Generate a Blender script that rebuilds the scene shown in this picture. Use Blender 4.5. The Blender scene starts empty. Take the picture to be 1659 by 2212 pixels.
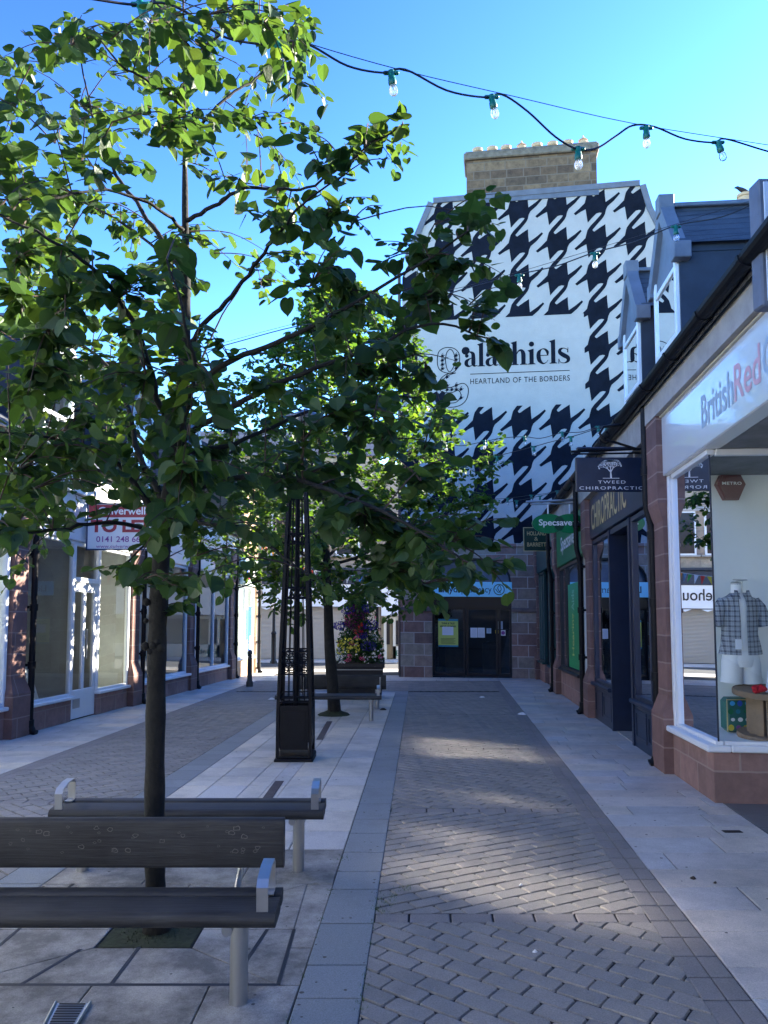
import bpy, bmesh, math, random
from mathutils import Vector, Matrix
R = math.radians
random.seed(7)
sc = bpy.context.scene
# ------------------------------------------------------------------ camera, sky, sun, exposure
F_ = 26.0/36.0*2212.0; PIT = R(4.26); CP, SP = math.cos(PIT), math.sin(PIT); K = 0.075
cam_d = bpy.data.cameras.new('camera'); cam = bpy.data.objects.new('camera', cam_d); sc.collection.objects.link(cam)
cam_d.sensor_fit = 'VERTICAL'; cam_d.sensor_height = 36.0; cam_d.lens = 26.0; cam_d.clip_start = .05; cam_d.clip_end = 2000
cam.location = (0, 0, 1.6); cam.rotation_euler = (R(90)+PIT, 0, 0); sc.camera = cam
SUN_EL = R(22.0); SUN_AZ = math.atan2(.90, .44)
w = bpy.data.worlds.new('World'); sc.world = w; w.use_nodes = True
nt = w.node_tree; sky = nt.nodes.new('ShaderNodeTexSky'); sky.sky_type = 'NISHITA'; sky.sun_disc = False
sky.sun_elevation = SUN_EL; sky.sun_rotation = SUN_AZ; sky.ozone_density = 2.8; sky.air_density = 1.0; sky.dust_density = .1
bg = nt.nodes['Background']; vmul = nt.nodes.new('ShaderNodeVectorMath'); vmul.operation = 'MULTIPLY'; vmul.inputs[1].default_value = (.1585,.159,.161); gam = nt.nodes.new('ShaderNodeGamma'); gam.inputs[1].default_value = 1.9
nt.links.new(sky.outputs[0], vmul.inputs[0]); nt.links.new(vmul.outputs[0], gam.inputs[0]); nt.links.new(gam.outputs[0], bg.inputs[0]); bg.inputs[1].default_value = 1.0
sd = bpy.data.lights.new('sun', 'SUN'); sd.energy = 5.0; sd.angle = R(.5); sd.color = (1, .90, .74)
so = bpy.data.objects.new('sun', sd); sc.collection.objects.link(so)
SDIR = Vector((math.sin(SUN_AZ)*math.cos(SUN_EL), math.cos(SUN_AZ)*math.cos(SUN_EL), math.sin(SUN_EL)))
so.rotation_euler = SDIR.to_track_quat('Z', 'Y').to_euler(); so.location = (20, 10, 20)
sc.view_settings.view_transform = 'Standard'; sc.view_settings.look = 'None'; sc.view_settings.gamma = 1
sc.view_settings.exposure = 2.86
sc.cycles.use_denoising = True; sc.cycles.max_bounces = 8; sc.cycles.transparent_max_bounces = 24
sc.cycles.sample_clamp_indirect = 60; sc.cycles.blur_glossy = 0; sc.cycles.caustics_reflective = True
sc.cycles.use_guiding = True; sc.cycles.use_surface_guiding = True; sc.cycles.guiding_training_samples = 64

# ------------------------------------------------------------------ pixel helpers (photo display px 1659x2212)
def ray(dx, dy):
    u = (dx-829.5)/F_; v = (dy-1106)/F_; f = CP+v*SP
    return u/f, (SP-v*CP)/f
def U(dx, dy, Y):
    a, s = ray(dx, dy); return Vector((a*Y, Y, 1.6+s*Y))
def gz(Y): return -K*Y
def UG(dx, dy):            # point of the ground sheet under a pixel
    a, s = ray(dx, dy); Y = 1.6/(-s-K); return Vector((a*Y, Y, gz(Y)))
def RF(Y, d, z): return (2.287+.101*Y-d*.995, Y+d*.1, -K*Y+z)
def LF(Y, d, z): return (-5.996+.073*Y+d, Y-.073*d, -K*Y+z)
GA = R(8.5); GT = (math.cos(GA), -math.sin(GA)); GN = (-math.sin(GA), -math.cos(GA)); GZ0 = gz(22)
def GF(s, d, z): return (.50+GT[0]*s+GN[0]*d, 22.3+GT[1]*s+GN[1]*d, GZ0+z)
def URf(dx, dy, d=0.):
    a, s = ray(dx, dy); Y = (2.287-.995*d)/(a-.101); return Y, 1.6+s*Y+K*Y
def ULf(dx, dy, d=0.):
    a, s = ray(dx, dy); Y = (-5.996+d)/(a-.073); return Y, 1.6+s*Y+K*Y
def UGf(dx, dy, d=0.):
    a, s = ray(dx, dy)
    P0 = (.50+GN[0]*d, 22.3+GN[1]*d)         # solve P0+GT*t = (a,1)*Y
    det = GT[0]*1-GT[1]*a; t = (a*P0[1]-P0[0])/det; Y = P0[1]+GT[1]*t
    return t, 1.6+s*Y-GZ0

# ------------------------------------------------------------------ mesh builder
class MB:
    def __init__(s, F=None): s.v = []; s.f = []; s.F = F
    def add(s, vs, fs, F=None):
        F = F or s.F; n = len(s.v)
        s.v += [tuple(F(*p)) if F else tuple(p) for p in vs]; s.f += [tuple(i+n for i in f) for f in fs]; return s
    def box(s, a, b, F=None):
        x0, y0, z0 = [min(p, q) for p, q in zip(a, b)]; x1, y1, z1 = [max(p, q) for p, q in zip(a, b)]
        return s.add([(x0,y0,z0),(x1,y0,z0),(x1,y1,z0),(x0,y1,z0),(x0,y0,z1),(x1,y0,z1),(x1,y1,z1),(x0,y1,z1)],
              [(0,3,2,1),(4,5,6,7),(0,1,5,4),(1,2,6,5),(2,3,7,6),(3,0,4,7)], F)
    def bbox(s, a, b, bev=.01, F=None):   # bevelled box (chamfered edges)
        x0, y0, z0 = [min(p, q) for p, q in zip(a, b)]; x1, y1, z1 = [max(p, q) for p, q in zip(a, b)]
        c = min(bev, (x1-x0)*.45, (y1-y0)*.45, (z1-z0)*.45); vs = []; fs = []
        for X, sx in ((x0,1),(x1,-1)):
            for Y, sy in ((y0,1),(y1,-1)):
                for Z, sz in ((z0,1),(z1,-1)):
                    vs += [(X, Y+sy*c, Z+sz*c), (X+sx*c, Y, Z+sz*c), (X+sx*c, Y+sy*c, Z)]
        def i(x,y,z,k): return (x*4+y*2+z)*3+k
        for x in (0,1): fs.append((i(x,0,0,0),i(x,1,0,0),i(x,1,1,0),i(x,0,1,0)))
        for y in (0,1): fs.append((i(0,y,0,1),i(1,y,0,1),i(1,y,1,1),i(0,y,1,1)))
        for z in (0,1): fs.append((i(0,0,z,2),i(1,0,z,2),i(1,1,z,2),i(0,1,z,2)))
        for y in (0,1):
            for z in (0,1): fs.append((i(0,y,z,1),i(1,y,z,1),i(1,y,z,2),i(0,y,z,2)))
        for x in (0,1):
            for z in (0,1): fs.append((i(x,0,z,0),i(x,1,z,0),i(x,1,z,2),i(x,0,z,2)))
            for y in (0,1): fs.append((i(x,y,0,0),i(x,y,1,0),i(x,y,1,1),i(x,y,0,1)))
        for x in (0,1):
            for y in (0,1):
                for z in (0,1): fs.append((i(x,y,z,0),i(x,y,z,1),i(x,y,z,2)))
        return s.add(vs, fs, F)
    def prism(s, poly, a, b, ax=1, F=None):   # poly: 2D points in the other two axes, extruded a..b along axis ax
        n = len(poly); vs = []
        for t in (a, b):
            for p, q in poly: vs.append({0:(t,p,q),1:(p,t,q),2:(p,q,t)}[ax])
        fs = [tuple(range(n)), tuple(range(2*n-1, n-1, -1))]+[(i, (i+1)%n, n+(i+1)%n, n+i) for i in range(n)]
        return s.add(vs, fs, F)
    def tube(s, pts, r, n=8, F=None, cap=True):
        F = F or s.F
        P = [Vector(F(*p)) if F else Vector(p) for p in pts]; rs = r if isinstance(r, (list, tuple)) else [r]*len(P)
        vs = []; up = None
        for i, p in enumerate(P):
            t = (P[min(i+1, len(P)-1)]-P[max(i-1, 0)])
            if t.length < 1e-9: t = Vector((0,0,1))
            t.normalize()
            if up is None: up = Vector((0,0,1)) if abs(t.z) < .9 else Vector((1,0,0))
            a = (up-t*up.dot(t))
            if a.length < 1e-4: a = t.orthogonal()
            a.normalize(); b = t.cross(a); up = a
            for k in range(n):
                q = p+(a*math.cos(2*math.pi*k/n)+b*math.sin(2*math.pi*k/n))*rs[i]; vs.append(tuple(q))
        fs = [(i*n+k, i*n+(k+1)%n, (i+1)*n+(k+1)%n, (i+1)*n+k) for i in range(len(P)-1) for k in range(n)]
        if cap: fs += [tuple(range(n-1, -1, -1)), tuple(range((len(P)-1)*n, len(P)*n))]
        m = len(s.v); s.v += vs; s.f += [tuple(j+m for j in f) for f in fs]; return s
    def lathe(s, prof, c, n=16, F=None, axis=None):
        ax = Vector(axis).normalized() if axis else Vector((0,0,1)); a = ax.orthogonal().normalized() if axis else Vector((1,0,0)); b = ax.cross(a)
        c = Vector(c); vs = []
        for r, z in prof:
            for k in range(n):
                vs.append(tuple(c+ax*z+(a*math.cos(2*math.pi*k/n)+b*math.sin(2*math.pi*k/n))*r))
        fs = [(i*n+k, i*n+(k+1)%n, (i+1)*n+(k+1)%n, (i+1)*n+k) for i in range(len(prof)-1) for k in range(n)]
        fs += [tuple(range(n-1,-1,-1)), tuple(range((len(prof)-1)*n, len(prof)*n))]
        return s.add(vs, fs, F)
    def quad(s, *p, F=None): return s.add(p, [tuple(range(len(p)))], F)
    def ob(s, name, mat, parent=None, smooth=False, label=None, off=None, fix=True):
        me = bpy.data.meshes.new(name)
        o = bpy.data.objects.new(name, me); sc.collection.objects.link(o)
        L = Vector((0,0,0))
        if parent is not None:
            o.parent = parent; q = parent
            while q is not None: L = L+Vector(q.location); q = q.parent
        elif off is not None: o.location = off; L = Vector(off)
        me.from_pydata([tuple(Vector(v)-L) for v in s.v], [], s.f)
        if fix:
            bm = bmesh.new(); bm.from_mesh(me); bmesh.ops.recalc_face_normals(bm, faces=bm.faces); bm.to_mesh(me); bm.free()
        me.materials.append(M(mat) if isinstance(mat, str) else mat)
        if smooth:
            for p in me.polygons: p.use_smooth = True
            if smooth != 'all':
                try: me.set_sharp_from_angle(angle=R(40))
                except Exception: pass
        if label: o['label'] = label
        return o

def thing(name, label, cat, loc, group=None):
    o = bpy.data.objects.new(name, None); sc.collection.objects.link(o); o.location = loc
    o.empty_display_size = .1
    o['label'] = label; o['category'] = cat
    if group: o['group'] = group
    return o
def tag(o, label, cat, group=None):
    o['label'] = label; o['category'] = cat
    if group: o['group'] = group
    return o
def struct(o): o['kind'] = 'structure'; return o
def copy_tree(o, parent=None):
    c = o.copy(); sc.collection.objects.link(c)
    if parent is not None: c.parent = parent
    for ch in list(o.children): copy_tree(ch, c)
    return c

# text as flat mesh -----------------------------------------------------------
_tc = {}
def text2d(t, bold=0., spacing=1.):
    key = (t, bold, spacing)
    if key in _tc: return _tc[key]
    cu = bpy.data.curves.new('lettering', 'FONT'); cu.body = t; cu.size = 1; cu.offset = bold; cu.resolution_u = 4; cu.space_character = spacing
    o = bpy.data.objects.new('lettering', cu); sc.collection.objects.link(o)
    bpy.context.view_layer.update()
    me = bpy.data.meshes.new_from_object(o)
    vs = [(v.co.x, v.co.y) for v in me.vertices]; fs = [tuple(p.vertices) for p in me.polygons]
    x0 = min(v[0] for v in vs); x1 = max(v[0] for v in vs); y0 = min(v[1] for v in vs); y1 = max(v[1] for v in vs)
    bpy.data.objects.remove(o); bpy.data.curves.remove(cu); bpy.data.meshes.remove(me)
    _tc[key] = (vs, fs, (x0, y0, x1, y1)); return _tc[key]
def text(mb, t, fn, wdt, hgt, bold=0., spacing=1., fitw=True):
    """fn(a,b) maps a in 0..w, b in 0..h to world; scales text into w x h"""
    vs, fs, (x0, y0, x1, y1) = text2d(t, bold, spacing)
    mb.add([fn((x-x0)/(x1-x0)*wdt, (y-y0)/(y1-y0)*hgt) for x, y in vs], fs, F=lambda *p: p); return mb

# ------------------------------------------------------------------ materials
_m = {}
def mat(name, col, rough=.6, metal=0., noise=0., nscale=8., bump=0., bscale=40., spec=.5, col2=None, island=0., coat=0., trans=0., emit=0.):
    if name in _m: return _m[name]
    m = bpy.data.materials.new(name); m.use_nodes = True; nt = m.node_tree; N = nt.nodes; L = nt.links
    b = N['Principled BSDF']; b.inputs['Roughness'].default_value = rough; b.inputs['Metallic'].default_value = metal
    b.inputs['Specular IOR Level'].default_value = spec; b.inputs['Base Color'].default_value = (*col, 1)
    if coat: b.inputs['Coat Weight'].default_value = coat
    cs = None
    if noise or col2:
        tc = N.new('ShaderNodeNewGeometry'); nz = N.new('ShaderNodeTexNoise'); nz.inputs['Scale'].default_value = nscale; nz.inputs['Detail'].default_value = 6; nz.inputs['Roughness'].default_value = .65
        L.new(tc.outputs['Position'], nz.inputs['Vector'])
        rp = N.new('ShaderNodeValToRGB'); c2 = col2 or tuple(c*(1-noise) for c in col); c1 = col if col2 else tuple(min(1, c*(1+noise)) for c in col)
        rp.color_ramp.elements[0].position = .3; rp.color_ramp.elements[1].position = .7
        rp.color_ramp.elements[0].color = (*c2, 1); rp.color_ramp.elements[1].color = (*c1, 1)
        L.new(nz.outputs['Fac'], rp.inputs['Fac']); cs = rp.outputs['Color']
    if island:
        g = N.new('ShaderNodeNewGeometry'); mr = N.new('ShaderNodeMapRange'); mr.inputs['To Min'].default_value = 1-island; mr.inputs['To Max'].default_value = 1+island
        L.new(g.outputs['Random Per Island'], mr.inputs['Value']); mx = N.new('ShaderNodeVectorMath'); mx.operation = 'SCALE'
        if cs: L.new(cs, mx.inputs[0])
        else: mx.inputs[0].default_value = col
        L.new(mr.outputs[0], mx.inputs['Scale']); cs = mx.outputs[0]
    if cs: L.new(cs, b.inputs['Base Color'])
    if bump:
        tc = N.new('ShaderNodeNewGeometry'); nz = N.new('ShaderNodeTexNoise'); nz.inputs['Scale'].default_value = bscale; nz.inputs['Detail'].default_value = 5
        L.new(tc.outputs['Position'], nz.inputs['Vector']); bp = N.new('ShaderNodeBump'); bp.inputs['Strength'].default_value = bump; bp.inputs['Distance'].default_value = .01
        L.new(nz.outputs['Fac'], bp.inputs['Height']); L.new(bp.outputs[0], b.inputs['Normal'])
    if emit: b.inputs['Emission Color'].default_value = (*col, 1); b.inputs['Emission Strength'].default_value = emit
    _m[name] = m; return m
def M(n): return _m[n]

def blockwork(name, axis, bw, bh, cols, mortar, msize=.012, shear=True, noise=.25, off=.5, squash=1., rough=.85):
    """coursed stone: brick texture in metres; axis = 'x' wall running along x, 'y' wall along y"""
    m = bpy.data.materials.new(name); m.use_nodes = True; N = m.node_tree.nodes; L = m.node_tree.links; b = N['Principled BSDF']; b.inputs['Roughness'].default_value = rough
    g = N.new('ShaderNodeNewGeometry'); sp = N.new('ShaderNodeSeparateXYZ'); L.new(g.outputs['Position'], sp.inputs[0])
    ma = N.new('ShaderNodeMath'); ma.operation = 'MULTIPLY_ADD'; L.new(sp.outputs['Y'], ma.inputs[0]); ma.inputs[1].default_value = K if shear else 0; L.new(sp.outputs['Z'], ma.inputs[2])
    cb = N.new('ShaderNodeCombineXYZ')
    if axis == 'xy':
        ad = N.new('ShaderNodeMath'); ad.operation = 'ADD'; L.new(sp.outputs['X'], ad.inputs[0]); L.new(sp.outputs['Y'], ad.inputs[1]); L.new(ad.outputs[0], cb.inputs[0])
    else: L.new(sp.outputs['X' if axis == 'x' else 'Y'], cb.inputs[0])
    L.new(ma.outputs[0], cb.inputs[1])
    nz0 = N.new('ShaderNodeTexNoise'); nz0.inputs['Scale'].default_value = 6; L.new(g.outputs['Position'], nz0.inputs['Vector'])
    vm = N.new('ShaderNodeVectorMath'); vm.operation = 'MULTIPLY_ADD'; L.new(nz0.outputs['Color'], vm.inputs[0]); vm.inputs[1].default_value = (.015, .015, 0); L.new(cb.outputs[0], vm.inputs[2])
    br = N.new('ShaderNodeTexBrick'); L.new(vm.outputs[0], br.inputs['Vector']); br.inputs['Scale'].default_value = 1; br.inputs['Brick Width'].default_value = bw; br.inputs['Row Height'].default_value = bh
    br.inputs['Mortar Size'].default_value = msize; br.inputs['Mortar Smooth'].default_value = .1; br.offset = off; br.squash = squash
    br.inputs['Color1'].default_value = (0,0,0,1); br.inputs['Color2'].default_value = (1,1,1,1); br.inputs['Mortar'].default_value = (.5,.5,.5,1)
    rp = N.new('ShaderNodeValToRGB'); L.new(br.outputs['Color'], rp.inputs['Fac']); rp.color_ramp.interpolation = 'LINEAR'
    e = rp.color_ramp.elements; e[0].color = (*cols[0],1); e[1].color = (*cols[-1],1)
    for i, c in enumerate(cols[1:-1]): el = e.new((i+1)/(len(cols)-1)); el.color = (*c,1)
    nz = N.new('ShaderNodeTexNoise'); nz.inputs['Scale'].default_value = 5; nz.inputs['Detail'].default_value = 8; nz.inputs['Roughness'].default_value = .7; L.new(g.outputs['Position'], nz.inputs['Vector'])
    mr = N.new('ShaderNodeMapRange'); mr.inputs['From Min'].default_value = .3; mr.inputs['From Max'].default_value = .7; mr.inputs['To Min'].default_value = 1-noise; mr.inputs['To Max'].default_value = 1+noise; L.new(nz.outputs['Fac'], mr.inputs['Value'])
    sc_ = N.new('ShaderNodeVectorMath'); sc_.operation = 'SCALE'; L.new(rp.outputs['Color'], sc_.inputs[0]); L.new(mr.outputs[0], sc_.inputs['Scale'])
    mx = N.new('ShaderNodeMix'); mx.data_type = 'RGBA'; L.new(br.outputs['Fac'], mx.inputs['Factor']); L.new(sc_.outputs[0], mx.inputs['A']); mx.inputs['B'].default_value = (*mortar,1); L.new(mx.outputs['Result'], b.inputs['Base Color'])
    iv = N.new('ShaderNodeMath'); iv.operation = 'MULTIPLY_ADD'; L.new(br.outputs['Fac'], iv.inputs[0]); iv.inputs[1].default_value = -1.; L.new(nz.outputs['Fac'], iv.inputs[2])
    bp = N.new('ShaderNodeBump'); bp.inputs['Strength'].default_value = .5; bp.inputs['Distance'].default_value = .012; L.new(iv.outputs[0], bp.inputs['Height']); L.new(bp.outputs[0], b.inputs['Normal'])
    _m[name] = m; return m

def glass(name, tint=(.75,.85,.85), refl=1.):
    m = bpy.data.materials.new(name); m.use_nodes = True; N = m.node_tree.nodes; L = m.node_tree.links; N.remove(N['Principled BSDF'])
    t = N.new('ShaderNodeBsdfTransparent'); t.inputs[0].default_value = (*tint,1); g = N.new('ShaderNodeBsdfGlossy'); g.inputs['Roughness'].default_value = .0
    g.inputs['Color'].default_value = (.9,.95,1,1)
    fr = N.new('ShaderNodeFresnel'); fr.inputs['IOR'].default_value = 1.32
    ml = N.new('ShaderNodeMath'); ml.operation = 'MULTIPLY_ADD'; ml.use_clamp = True; ml.inputs[1].default_value = 1.7*refl; ml.inputs[2].default_value = .04*refl; L.new(fr.outputs[0], ml.inputs[0])
    mx = N.new('ShaderNodeMixShader'); L.new(ml.outputs[0], mx.inputs[0]); L.new(t.outputs[0], mx.inputs[1]); L.new(g.outputs[0], mx.inputs[2]); L.new(mx.outputs[0], N['Material Output'].inputs[0])
    _m[name] = m; return m

def leafmat(name, c1, c2, c3, tr):
    m = bpy.data.materials.new(name); m.use_nodes = True; N = m.node_tree.nodes; L = m.node_tree.links; b = N['Principled BSDF']; b.inputs['Roughness'].default_value = .5; b.inputs['Specular IOR Level'].default_value = .4
    g = N.new('ShaderNodeNewGeometry'); rp = N.new('ShaderNodeValToRGB'); L.new(g.outputs['Random Per Island'], rp.inputs[0]); e = rp.color_ramp.elements
    e[0].color = (*c1,1); e[1].color = (*c3,1); el = e.new(.6); el.color = (*c2,1); L.new(rp.outputs[0], b.inputs['Base Color'])
    nz = N.new('ShaderNodeTexNoise'); nz.inputs['Scale'].default_value = 60; L.new(g.outputs['Position'], nz.inputs['Vector'])
    bp = N.new('ShaderNodeBump'); bp.inputs['Strength'].default_value = .25; bp.inputs['Distance'].default_value = .01; L.new(nz.outputs['Fac'], bp.inputs['Height']); L.new(bp.outputs[0], b.inputs['Normal'])
    t = N.new('ShaderNodeBsdfTranslucent'); sc_ = N.new('ShaderNodeVectorMath'); sc_.operation = 'MULTIPLY'; L.new(rp.outputs[0], sc_.inputs[0]); sc_.inputs[1].default_value = tr; L.new(sc_.outputs[0], t.inputs[0])
    mx = N.new('ShaderNodeMixShader'); mx.inputs[0].default_value = .45; L.new(b.outputs[0], mx.inputs[1]); L.new(t.outputs[0], mx.inputs[2]); L.new(mx.outputs[0], N['Material Output'].inputs[0])
    _m[name] = m; return m

def slabmat(name, cols, dirt, dscale=1.2, dlo=.45, dhi=.7, rough=.6, amt=1.):
    m = bpy.data.materials.new(name); m.use_nodes = True; N = m.node_tree.nodes; L = m.node_tree.links; b = N['Principled BSDF']; b.inputs['Roughness'].default_value = rough
    g = N.new('ShaderNodeNewGeometry'); rp = N.new('ShaderNodeValToRGB'); L.new(g.outputs['Random Per Island'], rp.inputs[0]); e = rp.color_ramp.elements
    e[0].color = (*cols[0],1); e[1].color = (*cols[-1],1)
    for i, c in enumerate(cols[1:-1]): el = e.new((i+1)/(len(cols)-1)); el.color = (*c,1)
    nz = N.new('ShaderNodeTexNoise'); nz.inputs['Scale'].default_value = dscale; nz.inputs['Detail'].default_value = 9; nz.inputs['Roughness'].default_value = .72; L.new(g.outputs['Position'], nz.inputs['Vector'])
    mr = N.new('ShaderNodeMapRange'); mr.inputs['From Min'].default_value = dlo; mr.inputs['From Max'].default_value = dhi; mr.inputs['To Max'].default_value = amt; L.new(nz.outputs['Fac'], mr.inputs['Value'])
    mx = N.new('ShaderNodeMix'); mx.data_type = 'RGBA'; L.new(mr.outputs[0], mx.inputs['Factor']); L.new(rp.outputs[0], mx.inputs['A']); mx.inputs['B'].default_value = (*dirt,1)
    n2 = N.new('ShaderNodeTexNoise'); n2.inputs['Scale'].default_value = 160; n2.inputs['Detail'].default_value = 3; L.new(g.outputs['Position'], n2.inputs['Vector'])
    m2 = N.new('ShaderNodeMapRange'); m2.inputs['From Min'].default_value = .3; m2.inputs['From Max'].default_value = .7; m2.inputs['To Min'].default_value = .78; m2.inputs['To Max'].default_value = 1.22; L.new(n2.outputs['Fac'], m2.inputs['Value'])
    s_ = N.new('ShaderNodeVectorMath'); s_.operation = 'SCALE'; L.new(mx.outputs['Result'], s_.inputs[0]); L.new(m2.outputs[0], s_.inputs['Scale']); L.new(s_.outputs[0], b.inputs['Base Color'])
    bp = N.new('ShaderNodeBump'); bp.inputs['Strength'].default_value = .35; bp.inputs['Distance'].default_value = .004; L.new(n2.outputs['Fac'], bp.inputs['Height']); L.new(bp.outputs[0], b.inputs['Normal'])
    _m[name] = m; return m

mat('joint', (.045,.042,.038), .95, noise=.4, nscale=30)
slabmat('setts', [(.215,.203,.190),(.258,.242,.225),(.295,.268,.242),(.235,.225,.213)], (.155,.148,.14), 2.2, .45, .75, .75, .7)
slabmat('edge_setts', [(.215,.197,.19),(.25,.228,.218)], (.155,.147,.14), 2.2, .45, .75, .75, .7)
slabmat('pale_slabs', [(.46,.45,.43),(.64,.59,.51),(.54,.52,.50),(.68,.60,.48),(.50,.48,.45)], (.27,.26,.245), 1.3, .44, .70, .6, .85)
slabmat('dirty_slabs', [(.38,.36,.33),(.42,.395,.36),(.39,.375,.355)], (.11,.102,.092), 2.3, .38, .60, .62, .92)
slabmat('buff_slabs', [(.50,.50,.51),(.62,.56,.50),(.57,.49,.42),(.52,.52,.54),(.68,.60,.48),(.46,.46,.47)], (.27,.265,.26), 1.7, .42, .70, .55, .8)
slabmat('grey_slabs', [(.20,.22,.235),(.245,.265,.28),(.22,.24,.26)], (.15,.16,.165), 1.5, .5, .7, .65, .6)
slabmat('dark_tiles', [(.11,.12,.135),(.13,.14,.155)], (.04,.04,.045), 1.5, .5, .7, .45, .6)
blockwork('red_ashlar_y', 'y', 3.0, .295, [(.155,.09,.080),(.195,.11,.093),(.13,.075,.068)], (.28,.20,.17), .009)
blockwork('red_riser_y', 'y', .62, .295, [(.22,.135,.118),(.28,.165,.14),(.19,.115,.10)], (.30,.22,.19), .009)
blockwork('red_riser_x', 'xy', .62, .295, [(.22,.135,.118),(.28,.165,.14),(.19,.115,.10)], (.30,.22,.19), .009)
blockwork('sandstone', 'x', .52, .30, [(.17,.10,.09),(.26,.22,.18),(.14,.085,.08),(.21,.19,.17),(.19,.12,.10)], (.26,.23,.21), .012, False, .35, .37, .7)
blockwork('quoin_red', 'x', .60, .33, [(.19,.115,.10),(.25,.155,.13),(.29,.265,.22),(.17,.11,.095)], (.40,.37,.35), .012, False, .3)
blockwork('chimney_stone', 'x', .62, .27, [(.15,.098,.055),(.085,.055,.035),(.19,.13,.075),(.06,.042,.03)], (.15,.12,.09), .014, False, .45, .4, .8)
blockwork('far_stone', 'x', .6, .32, [(.30,.25,.19),(.36,.30,.23),(.25,.21,.17)], (.30,.26,.20), .014, False, .3)
blockwork('purple_brick', 'xy', .45, .22, [(.22,.13,.11),(.26,.16,.14),(.19,.11,.10)], (.30,.24,.22), .010, False, .2)
blockwork('slates_y', 'y', .32, .17, [(.06,.068,.08),(.09,.095,.105),(.05,.055,.065)], (.012,.014,.018), .008, True, .3, .5, 1., .5)
blockwork('slates_x', 'x', .32, .12, [(.06,.068,.08),(.09,.095,.105),(.05,.055,.065)], (.012,.014,.018), .008, False, .3, .5, 1., .5)
mat('render_white', (.385,.38,.375), .9, noise=.07, nscale=2.2, bump=.8, bscale=30)
mat('mural_black', (.006,.009,.018), .95, spec=.15, noise=.35, nscale=3, bump=.8, bscale=30)
mat('cream', (.62,.58,.48), .7, noise=.06, nscale=1)
mat('white_paint', (.72,.74,.76), .4, noise=.04, nscale=3)
mat('white_gloss', (.58,.60,.61), .18, noise=.02, nscale=2, coat=.5)
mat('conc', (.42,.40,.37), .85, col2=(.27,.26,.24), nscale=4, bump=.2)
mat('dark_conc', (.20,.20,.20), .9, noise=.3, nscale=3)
mat('black_iron', (.005,.0055,.008), .5, noise=.3, nscale=20, bump=.1, spec=.22)
mat('black_plastic', (.012,.012,.016), .5)
mat('lead', (.11,.13,.17), .55, noise=.25, nscale=3, bump=.08, metal=.2)
mat('lead_light', (.115,.13,.165), .55, noise=.2, nscale=3)
mat('dark_lead', (.018,.027,.045), .6, noise=.3, nscale=2.5, bump=.1)
mat('navy', (.012,.02,.045), .35, noise=.2, nscale=6)
mat('deepgreen', (.006,.045,.05), .35, noise=.2, nscale=6)
mat('green', (.0,.17,.055), .3)
mat('green_dark', (.0,.06,.03), .3)
mat('green_sign', (.008,.035,.022), .35)
mat('gold', (.55,.42,.20), .45); mat('letter_white', (.8,.8,.8), .4); mat('letter_red', (.62,.06,.10), .4); mat('letter_blue', (.10,.16,.22), .4)
mat('letter_faded_red', (.66,.35,.38), .35); mat('letter_faded_blue', (.36,.44,.52), .35)
mat('maroon', (.34,.02,.04), .45); mat('alarm_red', (.10,.004,.010), .35); mat('sky_blue', (.30,.78,.98), .35); mat('dark_blue_letter', (.01,.04,.12), .4)
mat('blue', (.02,.08,.5), .4); mat('lightblue', (.05,.4,.8), .4)
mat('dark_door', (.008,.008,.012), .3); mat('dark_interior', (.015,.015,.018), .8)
mat('interior_grey', (.78,.80,.78), .8, noise=.05, nscale=1); mat('interior_cream', (.80,.81,.79), .8, noise=.05, nscale=1)
mat('interior_blue', (.32,.44,.50), .8); mat('carpet', (.22,.24,.27), .9)
mat('stainless', (.46,.47,.48), .42, metal=1., noise=.06, nscale=6); mat('dull_steel', (.45,.46,.47), .35, metal=1.)
def grain(name, c1, c2, rough):
    m = bpy.data.materials.new(name); m.use_nodes = True; N = m.node_tree.nodes; L = m.node_tree.links; b = N['Principled BSDF']; b.inputs['Roughness'].default_value = rough
    g = N.new('ShaderNodeNewGeometry'); v = N.new('ShaderNodeVectorMath'); v.operation = 'MULTIPLY'; v.inputs[1].default_value = (1,22,22); L.new(g.outputs['Position'], v.inputs[0])
    a = N.new('ShaderNodeTexNoise'); a.inputs['Scale'].default_value = 4; a.inputs['Detail'].default_value = 8; a.inputs['Roughness'].default_value = .7; L.new(v.outputs[0], a.inputs['Vector'])
    c = N.new('ShaderNodeTexNoise'); c.inputs['Scale'].default_value = 5; c.inputs['Detail'].default_value = 6; L.new(g.outputs['Position'], c.inputs['Vector'])
    ad = N.new('ShaderNodeMath'); ad.operation = 'MULTIPLY_ADD'; L.new(a.outputs['Fac'], ad.inputs[0]); ad.inputs[1].default_value = .6; ml = N.new('ShaderNodeMath'); ml.operation = 'MULTIPLY'; L.new(c.outputs['Fac'], ml.inputs[0]); ml.inputs[1].default_value = .4; L.new(ml.outputs[0], ad.inputs[2])
    r = N.new('ShaderNodeValToRGB'); r.color_ramp.elements[0].position = .38; r.color_ramp.elements[1].position = .64; r.color_ramp.elements[0].color = (*c1,1); r.color_ramp.elements[1].color = (*c2,1); L.new(ad.outputs[0], r.inputs[0]); L.new(r.outputs[0], b.inputs['Base Color'])
    bp = N.new('ShaderNodeBump'); bp.inputs['Strength'].default_value = .6; bp.inputs['Distance'].default_value = .004; L.new(a.outputs['Fac'], bp.inputs['Height']); L.new(bp.outputs[0], b.inputs['Normal']); _m[name] = m
grain('bench_wood', (.007,.0075,.010), (.034,.035,.038), .6)
mat('lichen', (.13,.12,.11), .9)
mat('bark', (.005,.005,.005), .95, col2=(.017,.017,.0145), nscale=14, bump=.6, bscale=45)
mat('bark_twig', (.045,.026,.018), .7)
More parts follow.
